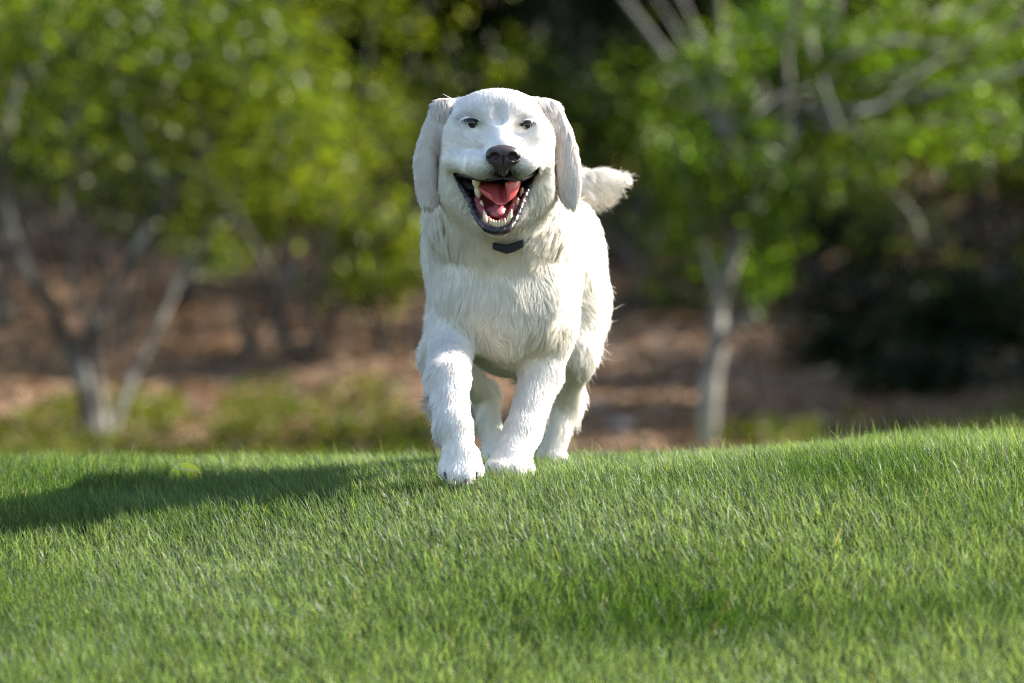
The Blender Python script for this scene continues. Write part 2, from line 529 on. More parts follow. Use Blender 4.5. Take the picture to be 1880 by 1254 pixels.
def eye_lens(x, z, s_, r_=19.0, h_=12.9):
    """Almond-shaped eye opening, slightly slanted; signed distance in metres."""
    ex, ez = eyes[s_]
    u = (x - HO[0]) * 1000 - ex; v = (z - HO[2]) * 1000 - ez
    a_ = 0.10 * s_
    u, v = u * math.cos(a_) + v * math.sin(a_), -u * math.sin(a_) + v * math.cos(a_)
    d1 = np.sqrt(u * u + (v + h_) ** 2) - r_
    d2 = np.sqrt(u * u + (v - h_) ** 2) - (r_ - 0.6)
    return np.maximum(d1, d2) / 1000.0


def mouth(x, y, z):
    u, v = x - HO[0], z - HO[2]
    d2 = seg2d(u, v, lip_line)
    yb = -0.052 + 0.092 * np.clip((v + 0.202) / 0.078, 0, 1.05)
    return d2, y - yb


def smin(a, b_, k):
    h = np.maximum(k - np.abs(a - b_), 0) / k
    return np.minimum(a, b_) - h * h * k * 0.25


def spacing(*segs):
    out = [segs[0][0]]
    for a, b_, h in segs:
        n_ = max(1, int(round((b_ - a) / h)))
        out += list(a + (b_ - a) * (np.arange(n_) + 1) / n_)
    return np.array(out)


xs = spacing((-0.230, 0.205, 0.0021), (0.205, 0.26, 0.005))
ys = spacing((-0.130, 0.06, 0.0021), (0.06, 0.20, 0.004), (0.20, 1.0, 0.008))
zs = spacing((-0.025, 0.40, 0.0055), (0.40, 0.63, 0.0022), (0.63, 0.675, 0.0014), (0.675, 0.76, 0.003))
F = np.full((len(xs), len(ys), len(zs)), 0.5, np.float32)


def region(lo, hi):
    return tuple(slice(max(0, np.searchsorted(a, l) - 1), min(len(a), np.searchsorted(a, h) + 1)) for a, l, h in zip((xs, ys, zs), lo, hi))


for shape, k, coat in forms:
    lo, hi = shape.box()
    sl = region(lo - k - 0.02, hi + k + 0.02)
    X, Y, Z = xs[sl[0]][:, None, None], ys[sl[1]][None, :, None], zs[sl[2]][None, None, :]
    F[sl] = smin(F[sl], shape.d(X, Y, Z).astype(np.float32), k)


def front_y(x, z):
    """Depth of the first skin surface met from the camera's side."""
    i, k = np.searchsorted(xs, x), np.searchsorted(zs, z)
    f = F[i, :, k]; j = int(np.argmax(f < 0))
    return float(ys[j - 1] + (ys[j] - ys[j - 1]) * f[j - 1] / (f[j - 1] - f[j]))


sl = region(HO + mm(-110, -140, -230), HO + mm(110, 60, -60))
X, Y, Z = xs[sl[0]][:, None, None], ys[sl[1]][None, :, None], zs[sl[2]][None, None, :]
d2, dp = mouth(X, Y, Z)
cut = -smin(-np.broadcast_to(d2, F[sl].shape), -np.broadcast_to(dp * 0.72, F[sl].shape), 0.012)
F[sl] = -smin(-F[sl], cut.astype(np.float32), 0.006)
for dx_, dz_ in ((-40, -10), (40, -13)):
    c_ = H(dx_, 0, dz_); c_[1] = front_y(c_[0], c_[2])
    den = Ell(c_ + mm(0, -15, 0), mm(22, 20, 15))
    sl = region(c_ - 0.05, c_ + 0.05)
    X, Y, Z = xs[sl[0]][:, None, None], ys[sl[1]][None, :, None], zs[sl[2]][None, None, :]
    F[sl] = -smin(-F[sl], den.d(X, Y, Z).astype(np.float32), 0.014)
for dz_, dep in ((30, 1.5), (14, 2)):                           # furrow between the brows
    c_ = H(-1, 0, dz_); c_[1] = front_y(c_[0], c_[2])
    den = Ell(c_ + mm(0, -12 + dep, 0), mm(11, 12, 20))
    sl = region(c_ - 0.05, c_ + 0.05)
    X, Y, Z = xs[sl[0]][:, None, None], ys[sl[1]][None, :, None], zs[sl[2]][None, None, :]
    F[sl] = -smin(-F[sl], den.d(X, Y, Z).astype(np.float32), 0.010)
for gx_, gy_, gz_, gh_ in ((-113, 20, -78, 46), (104, 20, -84, 50)):       # the gap between ear and cheek
    c_ = H(gx_, gy_, gz_)
    sl = region(c_ - 0.07, c_ + 0.07)
    X, Y, Z = xs[sl[0]][:, None, None], ys[sl[1]][None, :, None], zs[sl[2]][None, None, :]
    F[sl] = -smin(-F[sl], Ell(c_, mm(6, 48, gh_)).d(X, Y, Z).astype(np.float32), 0.008)
EYE = {}
for s_ in (-1, 1):
    ex, ez = HO[0] + eyes[s_][0] / 1000, HO[2] + eyes[s_][1] / 1000
    ey = front_y(ex, ez); EYE[s_] = np.array((ex, ey, ez))
    sl = region((ex - 0.03, ey - 0.03, ez - 0.02), (ex + 0.03, ey + 0.03, ez + 0.02))
    X, Y, Z = xs[sl[0]][:, None, None], ys[sl[1]][None, :, None], zs[sl[2]][None, None, :]
    hole = np.maximum(eye_lens(X, Z, s_), np.abs(Y - ey) - 0.013)
    F[sl] = -smin(-F[sl], np.broadcast_to(hole, F[sl].shape).astype(np.float32), 0.003)
NOSE_Y = front_y(*H(8, 0, -60)[[0, 2]])
BOX_Y = front_y(-0.007, 0.428)

BV, BQ = surface_nets(F, xs, ys, zs)
del F
BV = relax(BV, BQ, 3, 0.5)
BN = vnormals(BV, BQ)

# skin colours: pale skin under the coat, black lips and eye rims, red mouth
SKIN = np.tile(np.array([0.92, 0.88, 0.82]), (len(BV), 1))
bald = np.zeros(len(BV))
inhead = (BV[:, 1] < 0.1) & (BV[:, 2] > 0.42)
d2, dp = mouth(BV[:, 0], BV[:, 1], BV[:, 2])
inm = inhead & (d2 < 0.0025) & (BN[:, 1] < 2) & (dp < 0.012) & (np.abs(np.minimum(-d2, -dp)) < 0.02)
lipw = sstep(0.0025, 0.0, d2) * inm
deep = sstep(-0.017, -0.026, d2)[:, None]
lipcol = np.array([0.012, 0.009, 0.011]) * (1 - deep) + np.array([0.24, 0.050, 0.055]) * deep
SKIN = SKIN * (1 - lipw[:, None]) + lipcol * lipw[:, None]
bald = np.maximum(bald, lipw)
for s_ in (-1, 1):
    el = np.minimum(eye_lens(BV[:, 0], BV[:, 2] - 0.0012, s_, 28.0, 19.8), eye_lens(BV[:, 0], BV[:, 2], s_) - 0.0022)
    wv = sstep(0.0016, 0.0002, el) * inhead * (np.abs(BV[:, 1] - EYE[s_][1]) < 0.03)
    SKIN = SKIN * (1 - wv[:, None]) + np.array([0.016, 0.012, 0.012]) * wv[:, None]
    bald = np.maximum(bald, wv)

m_skin, n, b, o = new_mat('dog_skin')
a = attr_node(n, 'col'); n.links.new(a.outputs['Color'], b.inputs['Base Color'])
b.inputs['Roughness'].default_value = 0.34
noise_bump(n, b, 260, 0.35, 0.002)

dog = tag(empty('dog', (0, 0.40, 0)), 'white fluffy golden retriever bounding towards the viewer across the lawn, mouth open', 'dog')
quads('body', BV, BQ, m_skin, dog, attrs={'col': SKIN})

# ---- the coat: per-form hair direction, length (m), lift and colour
NOSE = H(8, -104, -58)
coats = {  # name: (length, lift, colour, direction or None for 'away from the nose')
    'skull': (0.013, 0.24, (0.95, 0.90, 0.835), None),
    'muzzle': (0.007, 0.2, (0.95, 0.90, 0.835), None),
    'cheek': (0.019, 0.24, (0.95, 0.895, 0.805), None),
    'jaw': (0.012, 0.2, (0.94, 0.875, 0.83), (0, 0.7, -0.7)),
    'throat': (0.034, 0.26, (0.95, 0.885, 0.775), (0, 0.25, -1)),
    'ear': (0.024, 0.20, (0.89, 0.82, 0.745), (0, 0.1, -1)),
    'ruff': (0.046, 0.24, (0.95, 0.885, 0.775), (0, 0.2, -1)),
    'chest': (0.042, 0.22, (0.95, 0.885, 0.775), (0, 0.1, -1)),
    'body': (0.034, 0.22, (0.95, 0.895, 0.805), (0, 1, -0.35)),
    'shoulder': (0.030, 0.25, (0.95, 0.895, 0.805), (0, 0.5, -1)),
    'haunch': (0.040, 0.30, (0.95, 0.895, 0.805), (0, 0.8, -1)),
    'foreleg': (0.021, 0.2, (0.95, 0.90, 0.835), (0, 0.05, -1)),
    'paw': (0.011, 0.20, (0.95, 0.90, 0.835), (0, -0.4, -1)),
    'hindleg': (0.026, 0.26, (0.95, 0.895, 0.805), (0, 0.35, -1)),
    'tail': (0.050, 0.26, (0.90, 0.84, 0.74), (1, 0.0, 0.12)),
}
N_HAIR = 380000
tri = np.concatenate([BQ[:, [0, 1, 2]], BQ[:, [0, 2, 3]]])
A = BV[tri[:, 0]]; e1 = BV[tri[:, 1]] - A; e2 = BV[tri[:, 2]] - A
area = 0.5 * np.linalg.norm(np.cross(e1, e2), axis=1)
cen = A + (e1 + e2) / 3
dens = np.where((cen[:, 2] > 0.44) & (cen[:, 1] < 0.16), 3.2, np.where((cen[:, 1] < 0.35) | (cen[:, 1] > 0.83), 1.6, 0.8))
dens = np.where(bald[tri[:, 0]] > 0.35, 0.0, dens)
cum = np.cumsum(area * dens); cum /= cum[-1]
ti = np.searchsorted(cum, rng.random(N_HAIR))
u1, u2 = rng.random(N_HAIR), rng.random(N_HAIR)
fl = u1 + u2 > 1; u1[fl], u2[fl] = 1 - u1[fl], 1 - u2[fl]
root = A[ti] + e1[ti] * u1[:, None] + e2[ti] * u2[:, None]
nrm = unit(BN[tri[ti, 0]] * (1 - u1 - u2)[:, None] + BN[tri[ti, 1]] * u1[:, None] + BN[tri[ti, 2]] * u2[:, None])

W = np.zeros(N_HAIR); LEN = np.zeros(N_HAIR); LIFT = np.zeros(N_HAIR); HC = np.zeros((N_HAIR, 3)); DIR = np.zeros((N_HAIR, 3))
radial = unit(root - NOSE)
radial = unit(radial + np.array([0, 0.25, 0]))
for shape, k, coat in forms:
    L_, lf, c_, dr = coats[coat]
    lo, hi = shape.box()
    near = ((root > lo - 0.06) & (root < hi + 0.06)).all(1)
    q = root[near]
    wv = np.exp(-np.maximum(shape.d(q[:, 0], q[:, 1], q[:, 2]), 0) / (0.006 if coat in ('ear', 'paw') else 0.010)) + 1e-9
    W[near] += wv; LEN[near] += wv * L_; LIFT[near] += wv * lf; HC[near] += wv[:, None] * np.array(c_)
    DIR[near] += wv[:, None] * (radial[near] if dr is None else unit(np.array(dr, float)))
W = np.maximum(W, 1e-12)
LEN /= W; LIFT /= W; HC /= W[:, None]; DIR = unit(DIR)
# feathering on the back of the legs, the breeches and the belly
hz = root[:, 2]; legs = sstep(0.27, 0.20, hz) * sstep(0.06, 0.11, hz)
LEN *= 1 + 1.5 * legs * sstep(0.1, 0.8, nrm[:, 1])
out_left = (root[:, 0] < -0.10) & (root[:, 1] < 0.3)
LEN *= np.where(out_left, 1 + 0.8 * legs * sstep(0.2, 0.9, -nrm[:, 0]), 1)
breech = sstep(0.64, 0.78, root[:, 1]) * sstep(0.20, 0.27, hz) * sstep(0.40, 0.32, hz)
LEN *= 1 + 0.9 * breech
DIR = unit(DIR + breech[:, None] * np.stack([0.8 * np.sign(root[:, 0]), 0.3 + 0 * hz, 0 * hz], -1))
# darker fuzz round and under the nose, tan and painted shade in the crease of the ears
hx = (root - HO) * 1000
fuzz = np.exp(-(((hx[:, 0] - 8) / 32) ** 2 + ((hx[:, 2] + 90) / 15) ** 2)) * (root[:, 1] < -0.03) * 1.25
fuzz = np.minimum(fuzz, 1.0)
for s_ in (-1, 1):                                                    # grey lids
    ew = np.exp(-np.maximum(eye_lens(root[:, 0], root[:, 2] - 0.002, s_, 30.0, 22.6) - 0.001, 0) / 0.006) * (np.abs(root[:, 1] - EYE[s_][1]) < 0.03)
    fuzz = np.maximum(fuzz, 0.42 * ew)
HC = HC * (1 - fuzz[:, None]) + np.array([0.030, 0.027, 0.030]) * fuzz[:, None]
# locks: neighbouring hairs lean the same way and their tips gather
sw = np.stack([vnoise(root + 3.1 * i, 26.0) - 0.5 for i in range(3)], -1)
sw0 = np.stack([vnoise(root + 5.3 * i, 12.0) - 0.5 for i in range(3)], -1)
sw2 = np.stack([vnoise(root + 7.7 * i, 70.0) - 0.5 for i in range(3)], -1)
longness = sstep(0.012, 0.045, LEN)[:, None]
DIR = DIR + sw0 * 1.5 * longness
DIR = unit(DIR + sw * (0.35 + 1.4 * longness) + sw2 * (0.15 + 0.45 * longness))
tang = unit(DIR - nrm * (DIR * nrm).sum(1)[:, None])
LEN *= rng.uniform(0.6, 1.15, N_HAIR)
warp = np.stack([vnoise(root + 11.0 * i, 60.0) for i in range(3)], -1) * 0.012
cell = np.where(LEN > 0.022, 0.0105, 0.0055)[:, None]
key = np.floor((root + warp) / cell).astype(np.int64)
kid = (key[:, 0] * 73856093) ^ (key[:, 1] * 19349663) ^ (key[:, 2] * 83492791) ^ (LEN > 0.022)
_, inv = np.unique(kid, return_inverse=True)
cntc = np.bincount(inv).astype(float)
stray = rng.random(N_HAIR) < 0.035
pos = np.empty((N_HAIR, 5, 3)); wild = rng.normal(0, 1, (N_HAIR, 3))
for k, t_ in enumerate((0.0, 0.25, 0.5, 0.75, 1.0)):
    up = LIFT * (t_ - 0.35 * t_ * t_) * 1.25
    pos[:, k] = root + tang * (LEN * t_)[:, None] * 0.93 + nrm * (LEN * up)[:, None] + wild * (LEN * t_ ** 1.5 * np.where(stray, 0.12, 0.06))[:, None]
    pos[:, k, 2] -= LEN * 0.12 * t_ * t_ * sstep(0.015, 0.04, LEN)
for k, f_ in ((1, 0.08), (2, 0.22), (3, 0.38), (4, 0.52)):
    mid = np.stack([np.bincount(inv, pos[:, k, d]) / cntc for d in range(3)], -1)[inv]
    gth = f_ * np.where(stray, 0.1, 1.0) * rng.uniform(0.6, 1.0, N_HAIR)
    pos[:, k] += (mid - pos[:, k]) * gth[:, None]
kb = np.floor((root + warp * 2.2) / 0.026).astype(np.int64)
_, inv2 = np.unique((kb[:, 0] * 73856093) ^ (kb[:, 1] * 19349663) ^ (kb[:, 2] * 83492791), return_inverse=True)
cnt2 = np.bincount(inv2).astype(float)
for k, f_ in ((2, 0.10), (3, 0.26), (4, 0.46)):
    mid = np.stack([np.bincount(inv2, pos[:, k, d]) / cnt2 for d in range(3)], -1)[inv2]
    gth = f_ * np.where(stray, 0.1, 1.0) * sstep(0.022, 0.040, LEN) * rng.uniform(0.5, 1.0, N_HAIR)
    pos[:, k] += (mid - pos[:, k]) * gth[:, None]
inner = np.exp(-((np.abs(hx[:, 0] + 5) - 109) / 10) ** 2) * sstep(20, -20, hx[:, 2]) * sstep(-150, -120, hx[:, 2]) * (root[:, 1] < 0.09) * 0.55
HC = HC * (1 - inner[:, None]) + np.array([0.62, 0.47, 0.36]) * inner[:, None]     # tan inside edge of the ears, with shade of the crease painted in
tone = 0.88 + 0.14 * np.random.default_rng(5).random(len(cntc))[inv] - 0.07 * rng.random(N_HAIR)
HC = np.clip(HC * 1.03 * tone[:, None], 0, 0.975)
hc = bpy.data.hair_curves.new('fur')
hc.add_curves([5] * N_HAIR)
hc.position_data.foreach_set('vector', np.ascontiguousarray(pos, np.float32).ravel())
rad = np.array([1.0, 0.95, 0.8, 0.55, 0.12])[None, :] * np.where(LEN > 0.02, 0.00044, 0.00040)[:, None]
ra = hc.attributes.get('radius') or hc.attributes.new('radius', 'FLOAT', 'POINT')
ra.data.foreach_set('value', np.ascontiguousarray(rad, np.float32).ravel())
ca = hc.attributes.new('col', 'FLOAT_VECTOR', 'CURVE'); ca.data.foreach_set('vector', np.ascontiguousarray(HC, np.float32).ravel())
na = hc.attributes.new('nrm', 'FLOAT_VECTOR', 'CURVE'); na.data.foreach_set('vector', np.ascontiguousarray(nrm, np.float32).ravel())
m_fur, n, b, o = new_mat('white_fur')
n.nodes.remove(b)
ac = attr_node(n, 'col'); an = attr_node(n, 'nrm')
geo = n.nodes.new('ShaderNodeNewGeometry')
mixn = n.nodes.new('ShaderNodeMix'); mixn.data_type = 'VECTOR'; mixn.inputs[0].default_value = 0.2
n.links.new(an.outputs['Vector'], mixn.inputs[4]); n.links.new(geo.outputs['Normal'], mixn.inputs[5])
nn = n.nodes.new('ShaderNodeVectorMath'); nn.operation = 'NORMALIZE'
n.links.new(mixn.outputs[1], nn.inputs[0])
df = n.nodes.new('ShaderNodeBsdfDiffuse'); n.links.new(ac.outputs['Color'], df.inputs['Color']); n.links.new(nn.outputs[0], df.inputs['Normal'])
tl = n.nodes.new('ShaderNodeBsdfTranslucent'); n.links.new(ac.outputs['Color'], tl.inputs['Color']); n.links.new(nn.outputs[0], tl.inputs['Normal'])
mx = n.nodes.new('ShaderNodeMixShader'); mx.inputs[0].default_value = 0.30
n.links.new(df.outputs[0], mx.inputs[1]); n.links.new(tl.outputs[0], mx.inputs[2])
n.links.new(mx.outputs[0], o.inputs['Surface'])
hc.materials.append(m_fur)
link('fur', hc, dog)


# ---- features of the face
def ball(name, c, r, mat, parent, seg=32, rings=20, squash=(1, 1, 1), attrs=None):
    u = np.linspace(0, 2 * math.pi, seg, endpoint=False); v = np.linspace(0, math.pi, rings)
    U, Vv = np.meshgrid(u, v)
    pts = np.stack([np.sin(Vv) * np.cos(U), -np.cos(Vv), np.sin(Vv) * np.sin(U)], -1).reshape(-1, 3) * np.array(squash) * r + np.array(c)
    I = np.arange(seg * rings).reshape(rings, seg)
    Q = np.stack([I[:-1], np.roll(I[:-1], -1, 1), np.roll(I[1:], -1, 1), I[1:]], -1).reshape(-1, 4)
    return quads(name, pts, Q, mat, parent)


def sdf_part(name, shapes, cuts, h, mat, parent, k=0.006, kc=0.003, it=2):
    lo = np.min([s.box()[0] for s in shapes], 0) - 0.006; hi = np.max([s.box()[1] for s in shapes], 0) + 0.006
    gx, gy, gz = [np.arange(l, u, h) for l, u in zip(lo, hi)]
    X, Y, Z = gx[:, None, None], gy[None, :, None], gz[None, None, :]
    f = np.full((len(gx), len(gy), len(gz)), 0.5)
    for s in shapes: f = smin(f, s.d(X, Y, Z), k)
    for s in cuts: f = -smin(-f, s.d(X, Y, Z), kc)
    V, Q = surface_nets(f, gx, gy, gz)
    return quads(name, relax(V, Q, it), Q, mat, parent)


def tube(name, pts, radii, mat, parent, seg=12, cap=True):
    V, L, S = tube_geo(pts, radii, seg, cap)
    return mesh_np(name, V, L, S, mat, parent)


def tube_geo(pts, radii, seg=8, cap=True):
    pts = np.array(pts, float); radii = np.array(radii, float)
    tn = unit(np.gradient(pts, axis=0))
    ref = np.array([0.31, 0.87, 0.39])
    V = []
    for p, t_, r_ in zip(pts, tn, radii):
        a_ = unit(np.cross(t_, ref)); b_ = np.cross(t_, a_)
        an_ = np.arange(seg) * 2 * math.pi / seg
        V.append(p + r_ * (np.cos(an_)[:, None] * a_ + np.sin(an_)[:, None] * b_))
    V = np.concatenate(V); n_ = len(pts)
    I = np.arange(n_ * seg).reshape(n_, seg)
    Q = np.stack([I[:-1], I[1:], np.roll(I[1:], -1, 1), np.roll(I[:-1], -1, 1)], -1).reshape(-1, 4)
    loops = Q.ravel(); starts = np.arange(len(Q)) * 4
    if cap:
        loops = np.concatenate([loops, I[0], I[-1][::-1]]); starts = np.concatenate([starts, [len(Q) * 4, len(Q) * 4 + seg]])
    return V, loops, starts


m_eye, n, b, o = new_mat('dog_eye')
b.inputs['Base Color'].default_value = (0.012, 0.008, 0.006, 1); b.inputs['Roughness'].default_value = 0.06
b.inputs['Specular IOR Level'].default_value = 0.45
for s_ in (-1, 1):
    ball('eye', EYE[s_] + np.array((0, 0.0125, 0.0005)), 0.0150, m_eye, dog)

m_nose, n, b, o = new_mat('nose_leather')
b.inputs['Base Color'].default_value = (0.042, 0.029, 0.029, 1); b.inputs['Roughness'].default_value = 0.38; b.inputs['Specular IOR Level'].default_value = 0.4
tcn = n.nodes.new('ShaderNodeTexCoord'); vo = n.nodes.new('ShaderNodeTexVoronoi'); vo.inputs['Scale'].default_value = 620
bp = n.nodes.new('ShaderNodeBump'); bp.inputs['Strength'].default_value = 0.5; bp.inputs['Distance'].default_value = 0.001
n.links.new(tcn.outputs['Object'], vo.inputs['Vector']); n.links.new(vo.outputs['Distance'], bp.inputs['Height']); n.links.new(bp.outputs[0], b.inputs['Normal'])
ny = NOSE_Y * 1000 - 1
sdf_part('nose', [Ell(H(8, ny, -57), mm(30, 17, 16)), Ell(H(-8, ny - 3, -63), mm(16, 14, 15)), Ell(H(24, ny - 3, -63), mm(16, 14, 15)),
                  Ell(H(8, ny - 1, -74), mm(18, 12, 14)), Ell(H(8, ny + 3, -88), mm(9, 8, 11))],
         [Ell(H(-8, ny - 17, -63), mm(9, 13, 7.2), roty(0.25)), Ell(H(24, ny - 17, -63), mm(9, 13, 7.2), roty(-0.25)),
          Ell(H(-17, ny - 13, -67), mm(8, 8, 2.4), roty(0.5)), Ell(H(33, ny - 13, -67), mm(8, 8, 2.4), roty(-0.5)),
          Ell(H(8, ny - 16, -78), mm(1.4, 8, 15))], 0.0013, m_nose, dog)

# lower lip: a knobbly black roll from corner to corner
m_lip, n, b, o = new_mat('black_lip')
t = noise_bump(n, b, 240, 0.6, 0.003)
tc = n.nodes.new('ShaderNodeTexCoord'); t2 = n.nodes.new('ShaderNodeTexNoise'); t2.inputs['Scale'].default_value = 70
n.links.new(tc.outputs['Object'], t2.inputs['Vector'])
cr = n.nodes.new('ShaderNodeValToRGB'); cr.color_ramp.elements[0].position = 0.52; cr.color_ramp.elements[1].position = 0.72
cr.color_ramp.elements[0].color = (0.010, 0.008, 0.010, 1); cr.color_ramp.elements[1].color = (0.13, 0.055, 0.065, 1)
n.links.new(t2.outputs['Fac'], cr.inputs[0]); n.links.new(cr.outputs[0], b.inputs['Base Color'])
b.inputs['Roughness'].default_value = 0.30
low = np.array([(-78, 22, -97), (-70, 2, -112), (-60, -14, -129), (-51, -30, -149), (-40, -46, -173), (-23, -60, -193), (-1, -64, -199),
                (20, -60, -193), (32, -46, -172), (41, -30, -149), (49, -14, -128), (58, 2, -110), (69, 22, -92)], float)
tt = np.linspace(0, 12, 90)
lw = np.stack([np.interp(tt, np.arange(13), low[:, d]) for d in range(3)], -1)
for _ in range(4): lw[1:-1] = 0.25 * lw[:-2] + 0.5 * lw[1:-1] + 0.25 * lw[2:]
lr = 5.0 + 3.2 * np.exp(-((tt - 6) / 2.0) ** 2) + (1.1 * np.sin(tt * 13) + 0.8 * np.sin(tt * 21 + 1)) * sstep(1.2, 2.4, np.abs(tt - 6)) + 0.3 * np.sin(tt * 9 + 1)
tube('lower_lip', [H(*p) for p in lw], lr / 1000, m_lip, dog, 14)
up = np.array([(-80, 14, -90), (-62, -18, -94), (-37, -52, -103), (-14, -72, -105), (7, -80, -101), (27, -72, -105), (46, -46, -102), (61, -14, -92), (71, 14, -84)], float)
tt = np.linspace(0, 8, 70)
uw = np.stack([np.interp(tt, np.arange(9), up[:, d]) for d in range(3)], -1)
for _ in range(4): uw[1:-1] = 0.25 * uw[:-2] + 0.5 * uw[1:-1] + 0.25 * uw[2:]
tube('upper_lip', [H(*p) for p in uw], (2.0 + 5.5 * (np.abs(tt - 4) / 4) ** 2 + 0.7 * np.sin(tt * 17)) / 1000, m_lip, dog, 12)

# tongue: a cupped sheet with a groove, its lit edge rolled up
m_tongue, n, b, o = new_mat('wet_tongue')
b.inputs['Base Color'].default_value = (0.54, 0.095, 0.095, 1); b.inputs['Roughness'].default_value = 0.32
b.inputs['Subsurface Weight'].default_value = 0.35; b.inputs['Subsurface Radius'].default_value = (0.012, 0.004, 0.003); b.inputs['Subsurface Scale'].default_value = 0.6
noise_bump(n, b, 320, 0.3, 0.0015)
ns, nt_ = 30, 36
Sg, Tg = np.meshgrid(np.linspace(0, 1, ns), np.linspace(-1, 1, nt_), indexing='ij')
wd = 34 + 10 * np.sin(Sg * math.pi * 0.8)
taper = np.sqrt(np.clip(1 - np.clip((Sg - 0.72) / 0.28, 0, 1) ** 2 * 0.75, 0, 1))
tx = 4 + wd * taper * Tg
ty = 36 - 78 * Sg
tz = -109 + 9 * np.sin(Sg * 2.4) - 46 * Sg ** 2.2 - 13 * np.exp(-((Tg - 0.10) / 0.15) ** 2) * (0.15 + 0.85 * Sg) * sstep(1.0, 0.75, Sg)
tz += 20 * np.abs(Tg) ** 2.6 * Sg ** 1.6
roll = np.clip((Tg - 0.45) / 0.55, 0, 1)                              # the lit edge rolls up and in
tz += 20 * roll ** 1.3 * Sg ** 1.2
tx -= 13 * roll ** 2 * Sg
ty -= 8 * roll * Sg
top = np.stack([tx, ty, tz], -1)
Tn = np.cross(np.gradient(top, axis=0), np.gradient(top, axis=1)); Tn = unit(Tn); Tn *= np.sign(Tn[..., 2:3].mean())
bot = top - Tn * (7.0 * np.clip(1 - np.abs(Tg) ** 6, 0.12, 1) * np.clip((1 - Sg) * 8, 0.12, 1))[..., None]
Vt = np.concatenate([top.reshape(-1, 3), bot.reshape(-1, 3)]) / 1000 + HO
I = np.arange(ns * nt_).reshape(ns, nt_); J = I + ns * nt_
Qt = [np.stack([I[:-1, :-1], I[1:, :-1], I[1:, 1:], I[:-1, 1:]], -1).reshape(-1, 4), np.stack([J[:-1, :-1], J[:-1, 1:], J[1:, 1:], J[1:, :-1]], -1).reshape(-1, 4)]
for a_, c_ in ((I[:, 0], J[:, 0]), (J[:, -1], I[:, -1]), (I[-1], J[-1]), (J[0], I[0])):
    Qt.append(np.stack([a_[:-1], c_[:-1], c_[1:], a_[1:]], -1))
quads('tongue', Vt, np.concatenate(Qt), m_tongue, dog)

# gums and teeth of the lower jaw, side teeth of the upper
m_gum = plain('wet_gum', (0.30, 0.075, 0.080), 0.25, 0.6, (200, 0.5, 0.002))
m_tooth = plain('ivory_tooth', (0.60, 0.48, 0.29), 0.25, 0.5)
gp = np.array([(-40, -8, -136), (-34, -26, -155), (-26, -40, -171), (-14, -48, -183), (-2, -51, -186), (10, -48, -183), (20, -40, -170), (26, -26, -154), (32, -8, -135)], float)
tt = np.linspace(0, 8, 50)
gw = np.stack([np.interp(tt, np.arange(9), gp[:, d]) for d in range(3)], -1)
for _ in range(3): gw[1:-1] = 0.25 * gw[:-2] + 0.5 * gw[1:-1] + 0.25 * gw[2:]
tube('gum', [H(*p) for p in gw], (6.5 + 0.6 * np.sin(tt * 11)) / 1000, m_gum, dog, 12)
sdf_part('mouth_floor', [Ell(H(-2, -8, -158), mm(25, 26, 9)), Ell(H(-10, -30, -166), mm(7, 12, 6)), Ell(H(6, -28, -165), mm(7, 12, 7)), Cone(H(-2, -20, -140), 0.004, H(-2, -38, -166), 0.004)], [], 0.0018, m_gum, dog, k=0.01)


def tooth(name, base, tip, r0, curve=(0, 0, 0), blunt=2.0):
    b0, t0, cv = np.array(base, float), np.array(tip, float), np.array(curve, float)
    pts, rr = [], []
    for t_ in np.linspace(0, 1, 9):
        pts.append(H(*(b0 + (t0 - b0) * t_ + cv * t_ * (1 - t_) * 4 * 0.25))); rr.append(r0 * (1 - t_ ** blunt) / 1000 + 0.0003)
    return tube(name, pts, rr, m_tooth, dog, 12)


tooth('canine_tooth', (-24, -46, -186), (-28, -50, -158), 6.0, (3, -3, 0))
tooth('canine_tooth', (18, -46, -185), (24, -50, -157), 6.0, (-3, -3, 0))
for i, xx in enumerate((-16, -10, -4.5, 1.5, 7.5, 13)):
    tooth('incisor_tooth', (xx * 0.9 - 1, -54, -190 + 0.02 * (xx + 1) ** 2), (xx * 0.9 - 1, -57, -178 + 0.02 * (xx + 1) ** 2 + 0.6 * (i % 2)), 2.9, blunt=3.5)
tooth('premolar_tooth', (-42, -28, -94), (-42, -30, -119), 7.6, (2, 0, 0), 5)
tooth('premolar_tooth', (-39, -12, -112), (-37, -16, -137), 7.0, blunt=5)
tooth('premolar_tooth', (-33, -20, -158), (-32, -26, -140), 5.2, blunt=3)
tooth('premolar_tooth', (43, -6, -132), (43, -9, -116), 5.0, blunt=3)
tooth('premolar_tooth', (35, -20, -152), (35, -25, -136), 4.8, blunt=3)

# claws of the raised paw
m_claw = plain('dark_claw', (0.035, 0.022, 0.020), 0.35)
for cx, cy, cz in ((-0.121, -0.102, 0.014), (-0.105, -0.122, 0.001), (-0.083, -0.122, 0.000), (-0.065, -0.100, 0.014)):
    pts = [np.array((cx, cy + 0.004, cz)), np.array((cx, cy - 0.005, cz - 0.001)), np.array((cx + 0.001, cy - 0.012, cz - 0.006)), np.array((cx + 0.001, cy - 0.015, cz - 0.012))]
    tube('claw', pts, [0.0042, 0.0040, 0.0026, 0.0008], m_claw, dog, 10)

